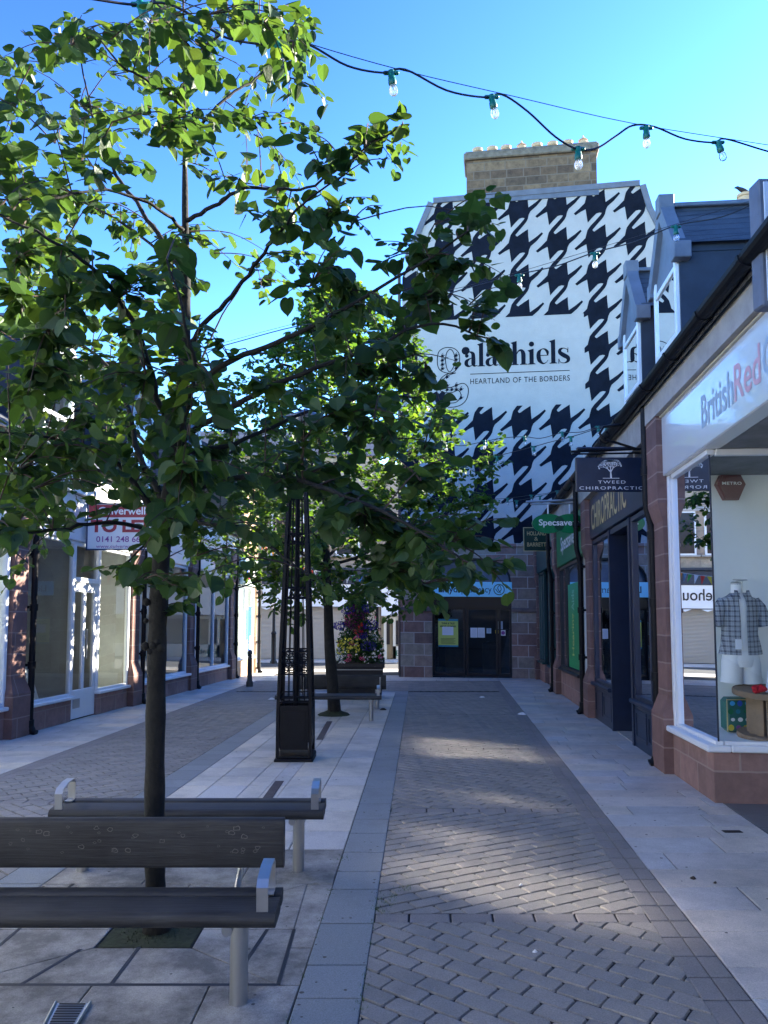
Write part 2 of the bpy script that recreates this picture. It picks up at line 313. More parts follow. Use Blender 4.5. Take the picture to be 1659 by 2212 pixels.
mat('moss', (.022,.032,.014), .95, noise=.4, nscale=30, bump=.5)
mat('grass_weed', (.06,.12,.03), .8)
mat('terracotta', (.50,.35,.21), .8, noise=.15, nscale=6)
mat('green_holder', (.0,.13,.09), .4); mat('cable_black', (.008,.008,.012), .5)
mat('shutter', (.42,.38,.33), .55, noise=.05, nscale=2)
mat('yellow_poster', (.50,.58,.13), .5); mat('teal', (.02,.22,.34), .5); mat('paper', (.72,.74,.80), .6); mat('paper_grey', (.30,.32,.36), .6)
mat('tyellow', (.62,.5,.05), .5); mat('purple', (.25,.06,.28), .5)
mat('blind', (.66,.66,.56), .8)
mat('drum_wood', (.30,.20,.12), .75, col2=(.20,.13,.08), nscale=5, bump=.2)
mat('suitcase', (.02,.14,.12), .4)
mat('skin_white', (.78,.78,.76), .35); mat('shorts', (.72,.74,.76), .8, bump=.5, bscale=14); mat('toy_red', (.55,.01,.02), .8)
mat('flower_blue', (.035,.02,.30), .7, island=.5); mat('flower_pink', (.55,.10,.22), .7, island=.5); mat('flower_yellow', (.70,.66,.08), .7, island=.3); mat('flower_white', (.75,.78,.78), .7, island=.2); mat('flower_red', (.5,.03,.04), .7, island=.4); mat('flower_plum', (.10,.015,.09), .7, island=.5)
mat('bird', (.01,.01,.012), .6)
mat('rust', (.075,.06,.06), .8, noise=.3, nscale=20)
mat('litter_white', (.7,.7,.7), .7); mat('litter_brown', (.035,.025,.02), .9)
for nm, c in (('flag_red',(.6,.03,.02)),('flag_yellow',(.7,.5,.03)),('flag_green',(.05,.4,.08)),('flag_blue',(.1,.3,.6)),('flag_white',(.7,.7,.7)),('flag_orange',(.7,.25,.02))): mat(nm, c, .7)
glass('pane', (.93,.97,.96), .75); glass('pane_dark', (.35,.4,.42), 1.0); glass('bulb_glass', (.95,.97,.97), 1.5)
def milky(m):
    N = m.node_tree.nodes; L = m.node_tree.links; o = N['Material Output']; a = o.inputs[0].links[0].from_socket; d = N.new('ShaderNodeBsdfTranslucent'); d.inputs[0].default_value = (.9,.9,.88,1); e = N.new('ShaderNodeBsdfDiffuse'); e.inputs[0].default_value = (.9,.9,.88,1)
    x = N.new('ShaderNodeAddShader'); L.new(d.outputs[0], x.inputs[0]); L.new(e.outputs[0], x.inputs[1]); k = N.new('ShaderNodeMixShader'); k.inputs[0].default_value = .06; L.new(a, k.inputs[1]); L.new(x.outputs[0], k.inputs[2]); L.new(k.outputs[0], o.inputs[0])
milky(_m['bulb_glass'])
leafmat('lime_leaf', (.018,.047,.019), (.028,.068,.022), (.052,.096,.024), (2.7,2.25,.8))
leafmat('plant_leaf', (.015,.05,.015), (.03,.09,.025), (.05,.12,.03), (1.6,1.7,1.0))
leafmat('lime_leaf_sunlit', (.022,.055,.018), (.035,.085,.022), (.065,.12,.024), (3.0,2.6,.8))  # brighter copy of the same leaf, sunlit tone put into the colour
# checked shirt
def checkmat():
    m = bpy.data.materials.new('check_cloth'); m.use_nodes = True; N = m.node_tree.nodes; L = m.node_tree.links; b = N['Principled BSDF']; b.inputs['Roughness'].default_value = .85
    g = N.new('ShaderNodeNewGeometry'); sp = N.new('ShaderNodeSeparateXYZ'); L.new(g.outputs['Position'], sp.inputs[0]); fac = None
    for o, s, wd in (('X', 22, .34), ('Z', 20, .34), ('X', 66, .3), ('Z', 60, .3)):
        a = N.new('ShaderNodeMath'); a.operation = 'MULTIPLY'; L.new(sp.outputs[o], a.inputs[0]); a.inputs[1].default_value = s
        f = N.new('ShaderNodeMath'); f.operation = 'FRACT'; L.new(a.outputs[0], f.inputs[0]); c = N.new('ShaderNodeMath'); c.operation = 'LESS_THAN'; L.new(f.outputs[0], c.inputs[0]); c.inputs[1].default_value = wd
        d = N.new('ShaderNodeMath'); d.operation = 'MULTIPLY'; L.new(c.outputs[0], d.inputs[0]); d.inputs[1].default_value = .5 if s < 30 else .22
        if fac is None: fac = d
        else:
            q = N.new('ShaderNodeMath'); q.operation = 'ADD'; q.use_clamp = True; L.new(fac.outputs[0], q.inputs[0]); L.new(d.outputs[0], q.inputs[1]); fac = q
    mx = N.new('ShaderNodeMix'); mx.data_type = 'RGBA'; L.new(fac.outputs[0], mx.inputs['Factor']); mx.inputs['A'].default_value = (.30,.33,.37,1); mx.inputs['B'].default_value = (.012,.02,.05,1); L.new(mx.outputs['Result'], b.inputs['Base Color'])
    _m['check_cloth'] = m
checkmat()

# ------------------------------------------------------------------ the ground
def xA(Y): return 1.548+(Y-3.12)*.094        # brick / right pavement
def xB(Y): return -.0999+.0467*(Y-3.12)      # grey strip / brick
def xC(Y): return -.3626+.0458*(Y-3.64)      # pale island / grey strip
def xD(Y): return -2.0+.040*(Y-7)
def xE(Y): return xD(Y)-.31
def xF(Y): return -4.07+(Y-8)*.04
def xRf(Y): return 2.287+.101*Y
def xLf(Y): return -5.996+.073*Y
YE = 20.9; YI = 17.4
g = MB()
ys = [-300,-60,-20,0,10,20,30,45,60,400]; xs = [-300,-60,-10,0,10,60,300]
def gzz(Y): return gz(max(-60,min(Y,45)))
for Y in ys:
    for x in xs: g.v.append((x, Y, gzz(Y)))
for i in range(len(ys)-1):
    for j in range(len(xs)-1): a = i*len(xs)+j; g.f.append((a, a+1, a+1+len(xs), a+len(xs)))
mat('asphalt', (.06,.06,.06), .9, noise=.2, nscale=12, bump=.3)
struct(g.ob('ground', 'joint', fix=False))

def slab(mb, P, h=.012, g_=.0045, bv=.004):
    """P: 4 corners (x,Y) ccw; bevelled slab lying on the ground sheet"""
    cx = sum(p[0] for p in P)/len(P); cy = sum(p[1] for p in P)/len(P); n = len(P)
    def sh(p, d):
        dx, dy = cx-p[0], cy-p[1]; l = math.hypot(dx, dy); t = min(.45, d*1.5/max(l,1e-4)); return (p[0]+dx*t, p[1]+dy*t)
    o = [sh(p, g_) for p in P]; i = [sh(p, g_+bv) for p in P]
    vs = [(x, Y, gz(Y)+.002) for x, Y in o]+[(x, Y, gz(Y)+h-.002) for x, Y in o]+[(x, Y, gz(Y)+h) for x, Y in i]
    fs = [tuple(range(2*n, 3*n))]+[(n+k, n+(k+1)%n, 2*n+(k+1)%n, 2*n+k) for k in range(n)]+[(k, (k+1)%n, n+(k+1)%n, n+k) for k in range(n)]
    m = len(mb.v); mb.v += vs; mb.f += [tuple(q+m for q in f) for f in fs]
def rowslabs(mb, xl, xr, Y0, Y1, course, length, h=.012, g_=.0045, seed=1, stagger=True, fixed=None):
    rnd = random.Random(seed); Y = Y0
    while Y < Y1-.02:
        c = min(rnd.uniform(*course), Y1-Y)
        if Y1-(Y+c) < .12: c = Y1-Y
        W = xr(Y)-xl(Y)
        if fixed: cuts = [0]+fixed+[1]
        else:
            cuts = [0]; t = -rnd.uniform(0, length[1]) if stagger else 0
            while True:
                t += rnd.uniform(*length)
                if t > W-.12: break
                if t > .12: cuts.append(t/W)
            cuts.append(1)
        for a, b in zip(cuts, cuts[1:]):
            P = [(xl(Y)+(xr(Y)-xl(Y))*a, Y), (xl(Y)+(xr(Y)-xl(Y))*b, Y), (xl(Y+c)+(xr(Y+c)-xl(Y+c))*b, Y+c), (xl(Y+c)+(xr(Y+c)-xl(Y+c))*a, Y+c)]
            slab(mb, P, h, g_)
        Y += c
# right pavement
m = MB(); rowslabs(m, xA, lambda Y: xRf(Y)+.05, -3, 22.4, (.28,.42), (.6,1.1), seed=3); struct(m.ob('pavement', 'buff_slabs', fix=False))
m = MB(); rowslabs(m, lambda Y: xLf(Y)-.05, xF, -3, 24.4, (.28,.42), (.6,1.1), seed=5); struct(m.ob('pavement', 'buff_slabs', fix=False))
# central island of pale slabs and its grey margins
m = MB(); fx = [.155, .36, .475, .565, .78]
rowslabs(m, xD, xC, 5.4, YI, (.42,.62), (1,1), seed=8, fixed=fx); struct(m.ob('paving', 'pale_slabs', fix=False))
m = MB(); rowslabs(m, xD, xC, -3, 2.98, (.42,.62), (1,1), seed=9, fixed=[.2,.42,.53,.77])
# slabs round the first tree, with a square pit and iron slot frames
TX, TY = -1.19, 4.02
def q(*P): slab(m, P, .012, .003)
X0, X1 = xD(3.5), xC(3.5); a0, a1, b0, b1 = TX-.72, TX+.72, 3.42, 4.70; p0, p1, r0, r1 = TX-.24, TX+.24, TY-.22, TY+.24
q((xD(2.98),2.98),(a0,2.98),(a0,b0),(xD(b0),b0)); q((a0,2.98),(TX-.1,2.98),(TX-.1,b0),(a0,b0)); q((TX-.1,2.98),(TX+.42,2.98),(TX+.42,b0),(TX-.1,b0)); q((TX+.42,2.98),(xC(2.98),2.98),(xC(b0),b0),(TX+.42,b0))
q((xD(b0),b0),(a0,b0),(a0,TY),(xD(TY),TY)); q((xD(TY),TY),(a0,TY),(a0,b1),(xD(b1),b1)); q((a1,b0),(xC(b0),b0),(xC(3.8),3.8),(a1,3.8)); q((a1,3.8),(xC(3.8),3.8),(xC(b1),b1),(a1,b1))
q((a0,b0),(TX-.02,b0),(TX-.02,r0),(p0,r0)); q((TX-.02,b0),(a1,b0),(p1,r0),(TX-.02,r0)); q((a1,b0),(a1,TY),(p1,TY),(p1,r0)); q((a1,TY),(a1,b1),(p1,r1),(p1,TY)); q((a1,b1),(TX,b1),(TX,r1),(p1,r1)); q((TX,b1),(a0,b1),(p0,r1),(TX,r1)); q((a0,b1),(a0,TY),(p0,TY),(p0,r1)); q((a0,TY),(a0,b0),(p0,r0),(p0,TY))
q((xD(b1),b1),(TX-.3,b1),(TX-.3,5.4),(xD(5.4),5.4)); q((TX-.3,b1),(TX+.3,b1),(TX+.3,5.4),(TX-.3,5.4)); q((TX+.3,b1),(xC(b1),b1),(xC(5.4),5.4),(TX+.3,5.4))
struct(m.ob('paving', 'dirty_slabs', fix=False))
m = MB(); rowslabs(m, xC, xB, -3, YI, (.26,.62), (9,9), seed=12, stagger=False); rowslabs(m, xE, xD, -3, YI, (.26,.62), (9,9), seed=13, stagger=False)
rowslabs(m, xE, xB, YI, YI+.3, (.3,.3), (.5,.6), seed=14); struct(m.ob('kerb_strip', 'grey_slabs', fix=False))
# setts laid diagonally in panels
def setts(name, xl, xr, Y0, Y1, ang, L=.205, W=.112, seed=1, mb=None):
    rnd = random.Random(seed); bm = bmesh.new(); ca, sa = math.cos(ang), math.sin(ang)
    xm = min(xl(Y0), xl(Y1)); xM = max(xr(Y0), xr(Y1)); cx, cy = (xm+xM)/2, (Y0+Y1)/2; rad = math.hypot(xM-xm, Y1-Y0)/2+.4
    nr = int(rad/W)+1; nc = int(rad/L)+1
    for r in range(-nr, nr+1):
        for c in range(-nc, nc+1):
            u = (c+(.5 if r % 2 else 0))*L; v = r*W
            x = cx+u*ca-v*sa; y = cy+u*sa+v*ca
            if x < xm-.25 or x > xM+.25 or y < Y0-.25 or y > Y1+.25: continue
            g_ = .0042; k = .009; j = [rnd.uniform(-.0018,.0018) for _ in range(4)]; h = .012+rnd.uniform(-.0015,.0015)
            a, b = L/2-.0028+j[0]*.6, W/2-g_*1.35+j[1]
            ring = [(-a+k,-b),(a-k,-b),(a,-b+k),(a,b-k),(a-k,b),(-a+k,b),(-a,b-k),(-a,-b+k)]
            def wp(p, s, z): X, Yy = p[0]*s+u+j[2], p[1]*s+v+j[3]; xx = cx+X*ca-Yy*sa; yy = cy+X*sa+Yy*ca; return bm.verts.new((xx, yy, gz(yy)+z))
            o = [wp(p, 1, .003) for p in ring]; i = [wp(p, .955, h) for p in ring]
            bm.faces.new(i)
            for t in range(8): bm.faces.new((o[t], o[(t+1)%8], i[(t+1)%8], i[t]))
    for f, Ya, Yb, sg in ((xl, Y0, Y1, 1), (xr, Y0, Y1, -1)):
        p = Vector((f(Ya), Ya, 0)); d = Vector((f(Yb)-f(Ya), Yb-Ya, 0)).normalized(); n = Vector((-d.y, d.x, 0))*sg
        bmesh.ops.bisect_plane(bm, geom=bm.verts[:]+bm.edges[:]+bm.faces[:], plane_co=p, plane_no=n, clear_outer=True, clear_inner=False)
    for Y, n in ((Y0, (0,-1,0)), (Y1, (0,1,0))):
        bmesh.ops.bisect_plane(bm, geom=bm.verts[:]+bm.edges[:]+bm.faces[:], plane_co=(0,Y,0), plane_no=n, clear_outer=True, clear_inner=False)
    bm.verts.index_update(); vs = [tuple(v.co) for v in bm.verts]; n0 = len(mb.v); mb.v += vs; mb.f += [tuple(v.index+n0 for v in f.verts) for f in bm.faces]; bm.free()
xAi = lambda Y: xA(Y)-.21; xFi = lambda Y: xF(Y)+.21
m = MB(); rows = [-3, .9, 4.17, 6.5, 9.6, 13.2, YI+.02]
for i in range(len(rows)-1): setts('s', xB, xAi, rows[i]+.06, rows[i+1]-.06, R(42 if i % 2 == 0 else -38) if i != 2 else R(28), seed=20+i, mb=m)
rows2 = [-3, 3, 6.8, 10.5, 14, YI+.02]
for i in range(len(rows2)-1): setts('s', xFi, xE, rows2[i]+.06, rows2[i+1]-.06, R(38 if i % 2 == 0 else -42), seed=40+i, mb=m)
setts('s', xFi, lambda Y: xAi(Y), YI+.32, YE, R(40), seed=60, mb=m)
struct(m.ob('brick_paving', 'setts', fix=False))
m = MB()
for Y in rows: rowslabs(m, xB, xAi, Y-.06, Y+.06, (.12,.12), (.22,.23), seed=int(Y*7)+90)
for Y in rows2: rowslabs(m, xFi, xE, Y-.06, Y+.06, (.12,.12), (.22,.23), seed=int(Y*7)+190)
rowslabs(m, xAi, xA, -3, YE, (.2,.22), (.105,.105), seed=70, stagger=False, fixed=[.5]); rowslabs(m, xF, xFi, -3, YE, (.2,.22), (.105,.105), seed=71, stagger=False, fixed=[.5])
struct(m.ob('brick_edging', 'edge_setts', fix=False))
# pale cross band and the street beyond
m = MB(); rowslabs(m, lambda Y: xF(Y), lambda Y: xA(Y), YE, 22.3, (.4,.5), (.6,.9), seed=80); rowslabs(m, lambda Y: -30, lambda Y: .5, 24.6, 26.2, (.5,.55), (.8,.9), seed=81)
rowslabs(m, lambda Y: xLf(Y), lambda Y: .45, 22.3, 23.0, (.35,.35), (.6,.9), seed=82)
rowslabs(m, lambda Y: -30, lambda Y: 3, 30.5, 33.2, (.5,.55), (.8,.9), seed=83); struct(m.ob('pavement', 'pale_slabs', fix=False))
m = MB(); m.add([(-60,26.2,gz(26.2)+.006),(60,26.2,gz(26.2)+.006),(60,30.5,gz(30.5)+.006),(-60,30.5,gz(30.5)+.006)], [(0,1,2,3)]); struct(m.ob('road', 'asphalt', fix=False))
# moss and grit
m = MB(); rnd = random.Random(4)
m.add([(p0+.01,r0+.01,gz(r0)+.008),(p1-.01,r0+.01,gz(r0)+.008),(p1-.01,r1-.01,gz(r1)+.008),(p0+.01,r1-.01,gz(r1)+.008)], [(0,1,2,3)])
def tuft(mb, x, Y, n, h, sp):
    for _ in range(n):
        a = rnd.uniform(0, 6.28); px, py = x+rnd.gauss(0, sp), Y+rnd.gauss(0, sp); hh = h*rnd.uniform(.5,1.3); b = rnd.uniform(.2,.9)*hh
        z = gz(py)+.004; d = (math.cos(a), math.sin(a)); w_ = .003
        mb.add([(px-d[1]*w_, py+d[0]*w_, z), (px+d[1]*w_, py-d[0]*w_, z), (px+d[0]*b, py+d[1]*b, z+hh)], [(0,1,2)])
tuft(m, TX, TY-.02, 500, .014, .08)
mo = m.ob('moss', 'moss', fix=False); mo['kind'] = 'stuff'; mo['label'] = 'dark green moss filling the square pit round the nearest tree trunk'; mo['category'] = 'moss'
m = MB()
for _ in range(70):
    Y = rnd.choice([rnd.uniform(2.6,4.6), rnd.uniform(2.5,12)]); tuft(m, rnd.choice([xC(Y), xB(Y), xB(Y)]), Y, rnd.randint(4,16), .014, .012)
for x, Y in ((.05,4.5),(.12,4.62),(.02,4.4),(xB(4.3)+.02,4.3),(-.37,2.95),(xC(5.2),5.2)): tuft(m, x, Y, 40, .02, .03)
mo = m.ob('weeds', 'grass_weed', fix=False); mo['kind'] = 'stuff'; mo['label'] = 'small weeds growing in the joints beside the grey slab strip'; mo['category'] = 'weeds'
mat('slot_steel', (.09,.09,.095), .5, metal=.6)
# iron drain slots and covers
def cover(name, P, mt, label, cat='drain cover', slots=0):
    o = thing(name, label, cat, (P[0][0], P[0][1], gz(P[0][1])))
    mb = MB(); mb.add([(x, Y, gz(Y)+.010) for x, Y in P]+[(x, Y, gz(Y)+.0155) for x, Y in P], [(4,5,6,7),(0,1,5,4),(1,2,6,5),(2,3,7,6),(3,0,4,7)]); mb.ob('plate', mt, o)
    if slots:
        mb = MB(); A, B, C, D = [Vector((x, Y, gz(Y)+.0175)) for x, Y in P]
        for i in range(slots):
            t0, t1 = (i+.25)/slots, (i+.75)/slots; p, q_ = A.lerp(D, t0), B.lerp(C, t0); r_, s_ = B.lerp(C, t1), A.lerp(D, t1)
            mb.add([p.lerp(q_,.12), q_.lerp(p,.12), r_.lerp(s_,.12), s_.lerp(r_,.12)], [(0,1,2,3)])
        mb.ob('grille', 'black_iron', o, fix=False)
        for s0, s1 in ((A,D),(B,C)):
            mb = MB(); mb.tube([s0+Vector((0,0,.002)), s1+Vector((0,0,.002))], .006, 6); mb.ob('rim', 'stainless', o)
    return o
P = [UG(dx,dy).to_2d() for dx, dy in ((95,2225),(165,2225),(195,2175),(120,2175))]
cover('drain_grate', P, 'dull_steel', 'slotted steel drain grate in the slabs at the bottom left corner', slots=9)
for (x0,y0,x1,y1), lb in (((574,1733,604,1690),'long rusty channel cover in the pale slabs behind the backless bench'),((690,1600,712,1560),'narrow dark channel cover between the iron lamp tower and the second tree')):
    A = UG(x0,y0); B = UG(x1,y1); wv = .045
    cover('channel_cover', [(A.x-wv,A.y),(A.x+wv,A.y),(B.x+wv,B.y),(B.x-wv,B.y)], 'rust', lb)
A = UG(1582,1800); cover('drain_cover', [(A.x-.07,A.y-.03),(A.x+.07,A.y-.03),(A.x+.07,A.y+.03),(A.x-.07,A.y+.03)], 'black_iron', 'small dark rectangular cover in the right pavement nearest the charity shop')
# slot frame round the pit
fr = thing('slot_drain', 'dark steel slot lines set in the slabs around the nearest tree', 'slot drain', (TX, TY, gz(TY)))
for nm, pts in (('slot', [(a1,b0),(a1,TY)]), ('slot', [(a1-.2,b0+.1),(a1-.2+.06,TY)]), ('slot', [(TX-.02,b0),(TX-.02,r0)]), ('slot', [(a0,b0),(a0,b1)]), ('slot', [(a0+.3,b0),(a0+.42,r0-.02)]), ('slot', [(a0,b0),(a1,b0)])):
    for off in (-.008, .008):
        mb = MB(); mb.tube([(x+off, Y+(off if pts[0][1] == pts[1][1] else 0), gz(Y)+.0125) for x, Y in pts], .0022, 4); mb.ob('steel_edge', 'slot_steel', fr)
    mb = MB(); (xa, ya), (xb, yb) = pts; d = Vector((xb-xa, yb-ya)).normalized(); n = Vector((-d.y, d.x))*.007
    mb.add([(xa-n.x,ya-n.y,gz(ya)+.0135),(xb-n.x,yb-n.y,gz(yb)+.0135),(xb+n.x,yb+n.y,gz(yb)+.0135),(xa+n.x,ya+n.y,gz(ya)+.0135)], [(0,1,2,3)]); mb.ob('slot', 'cable_black', fr, fix=False)


# ------------------------------------------------------------------ shop terraces
def hpos(F, Y, d=0, z=0): return F(Y, d, z)
def sash(parent, F, Ya, Yb, d, za, zb, fm='white_paint', gm='pane', bars=1, name='window'):
    f = MB(F); t = .05
    f.bbox((Ya,d-.06,za),(Ya+t,d+.0,zb),.006); f.bbox((Yb-t,d-.06,za),(Yb,d+.0,zb),.006); f.bbox((Ya+t,d-.06,zb-t),(Yb-t,d,zb),.006); f.bbox((Ya+t,d-.06,za),(Yb-t,d,za+t),.006)
    zm = (za+zb)/2; f.bbox((Ya+t,d-.05,zm-.03),(Yb-t,d+.012,zm+.03),.006)
    if bars > 1: f.bbox(((Ya+Yb)/2-.015,d-.045,za+t),((Ya+Yb)/2+.015,d-.008,zm-.03),.004)
    o = f.ob(name, fm, parent)
    p = MB(F); p.add([(Ya+t,d-.035,za+t),(Yb-t,d-.035,za+t),(Yb-t,d-.035,zb-t),(Ya+t,d-.035,zb-t)], [(0,1,2,3)]); p.ob('pane', gm, o, fix=False)
    c = MB(F); c.box((Ya+t,d-.30,za+t),(Yb-t,d-.28,zb-t)); c.ob('blind', 'blind', o)
    return o

def shopfront(root, F, Ya, Yb, d, zs, zh, fm, gm='pane', riser='red_riser_y', sill=True, mull=(), depth=1.4, inner='interior_grey', t=.07, transom=None, sillmat=None, riserd=0.):
    """one shop window: riser, sill, frame, pane, lined display space behind"""
    r = MB(F); r.box((Ya, d-.18, -.05), (Yb, d+riserd, zs-.05)); r.ob('stall_riser', riser, root)
    if sill:
        s = MB(F); s.bbox((Ya-.01, d-.1, zs-.05), (Yb+.01, d+.07+riserd, zs+.005), .012); s.ob('sill', sillmat or fm, root)
    f = MB(F); f.bbox((Ya,d-.08,zs),(Ya+t,d,zh),.008); f.bbox((Yb-t,d-.08,zs),(Yb,d,zh),.008); f.bbox((Ya+t,d-.08,zh-t),(Yb-t,d,zh),.008); f.bbox((Ya+t,d-.08,zs),(Yb-t,d,zs+t*.8),.008)
    for q_ in mull: f.bbox((q_-t*.4,d-.075,zs+t*.8),(q_+t*.4,d+.004,zh-t),.008)
    if transom: f.bbox((Ya+t,d-.07,transom-.03),(Yb-t,d+.006,transom+.03),.008)
    w = f.ob('window', fm, root)
    p = MB(F); p.add([(Ya+t,d-.04,zs+t*.8),(Yb-t,d-.04,zs+t*.8),(Yb-t,d-.04,zh-t),(Ya+t,d-.04,zh-t)], [(0,1,2,3)]); p.ob('pane', gm, w, fix=False)
    c = MB(F); a, b, z0, z1, e = Ya+.01, Yb-.01, zs-.02, zh+.02, d-depth
    c.add([(a,d-.09,z0),(b,d-.09,z0),(b,e,z0),(a,e,z0)], [(0,1,2,3)]); c.add([(a,d-.09,z1),(b,d-.09,z1),(b,e,z1),(a,e,z1)], [(0,1,2,3)])
    c.add([(a,e,z0),(b,e,z0),(b,e,z1),(a,e,z1)], [(0,1,2,3)]); c.add([(a,d-.09,z0),(a,e,z0),(a,e,z1),(a,d-.09,z1)], [(0,1,2,3)]); c.add([(b,d-.09,z0),(b,e,z0),(b,e,z1),(b,d-.09,z1)], [(0,1,2,3)])
    c.ob('display_lining', inner, root, fix=False)
    return w

def pier(root, F, Ya, Yb, z1, dd=.05):
    m = MB(F); e = .07
    m.box((Ya, -.3, -.1), (Yb, dd, z1))
    # battered plinth and shoulder
    m.add([(Ya-.05,-.1,-.05),(Yb+.05,-.1,-.05),(Yb+.05,dd+e,-.05),(Ya-.05,dd+e,-.05),(Ya-.05,-.1,.62),(Yb+.05,-.1,.62),(Yb+.05,dd+e,.62),(Ya-.05,dd+e,.62),(Ya+.004,-.1,.82),(Yb-.004,-.1,.82),(Yb-.004,dd+.003,.82),(Ya+.004,dd+.003,.82)],
          [(0,1,5,4),(1,2,6,5),(2,3,7,6),(3,0,4,7),(4,5,9,8),(5,6,10,9),(6,7,11,10),(7,4,8,11)])
    m.add([(Ya+.004,-.1,2.72),(Yb-.004,-.1,2.72),(Yb-.004,dd+.003,2.72),(Ya+.004,dd+.003,2.72),(Ya-.04,-.1,2.9),(Yb+.04,-.1,2.9),(Yb+.04,dd+e-.01,2.9),(Ya-.04,dd+e-.01,2.9),(Ya-.04,-.1,z1-.002),(Yb+.04,-.1,z1-.002),(Yb+.04,dd+e-.01,z1-.002),(Ya-.04,dd+e-.01,z1-.002)],
          [(0,1,5,4),(1,2,6,5),(2,3,7,6),(3,0,4,7),(4,5,9,8),(5,6,10,9),(6,7,11,10),(7,4,8,11)])
    return m.ob('pier', 'red_ashlar_y', root)

def pipe(root, F, Y, d=.27, ztop=4.1, swan=True, r=.045):
    m = MB(F); pts = [(Y,d,.02),(Y,d,2.6)]
    if swan: pts += [(Y,d+.01,2.72),(Y,d+.055,2.92),(Y,d+.06,3.0),(Y,d+.06,ztop)]
    else: pts += [(Y,d,ztop)]
    m.tube(pts, r, 10)
    for z in (.12,.95,1.78,2.55,3.3):
        dd = d+(.06 if z > 2.9 and swan else 0); m.tube([(Y,dd,z),(Y,dd,z+.1)], r*1.32, 10); m.box((Y-.09,dd-.09,z+.03),(Y+.09,dd-.02,z+.07))
    m.tube([(Y,d,.14),(Y,d+.05,.05),(Y,d+.10,.03)], r*1.1, 10)
    return m.ob('downpipe', 'black_iron', root, smooth=True)

def gutter(root, F, Ya, Yb, z=4.18, d=.22):
    m = MB(F); n = 8; prof = [(d+.075*math.cos(a), z+.075*math.sin(a)) for a in [math.pi+math.pi*i/n for i in range(n+1)]]
    prof += [(p+(-.007 if p > d else .007), q_+.004) for p, q_ in reversed(prof)]
    m.prism(prof, Ya, Yb, 0)
    Yc = Ya+.5
    while Yc < Yb: m.prism([(d+.085*math.cos(a), z+.085*math.sin(a)) for a in [math.pi+math.pi*i/n for i in range(n+1)]], Yc, Yc+.05, 0); Yc += .95
    return m.ob('gutter', 'black_iron', root)

def eaves(root, F, Ya, Yb, z0, matn='conc'):
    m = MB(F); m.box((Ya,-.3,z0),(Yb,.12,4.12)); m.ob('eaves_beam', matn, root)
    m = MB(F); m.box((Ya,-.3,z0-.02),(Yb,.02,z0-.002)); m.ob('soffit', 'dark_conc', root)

def roof(root, F, Ya, Yb, run=4.6, rise=3.1):
    if F is RF: rise = 3.4  # right ridge raised out of view to shade the left shops
    m = MB(F); m.add([(Ya,.16,4.14),(Yb,.16,4.14),(Yb,-run,4.14+rise),(Ya,-run,4.14+rise),(Ya,.16,4.08),(Yb,.16,4.08),(Yb,-run,4.08+rise),(Ya,-run,4.08+rise),(Yb,-2*run,4.1),(Ya,-2*run,4.1)],
        [(0,1,2,3),(0,1,5,4),(3,2,8,9),(1,2,8),(0,3,9)])
    o = m.ob('roof', 'slates_y', root)
    r = MB(F); r.tube([(Ya,-run,4.16+rise),(Yb,-run,4.16+rise)], .09, 8); r.ob('ridge', 'lead', o)
    return o

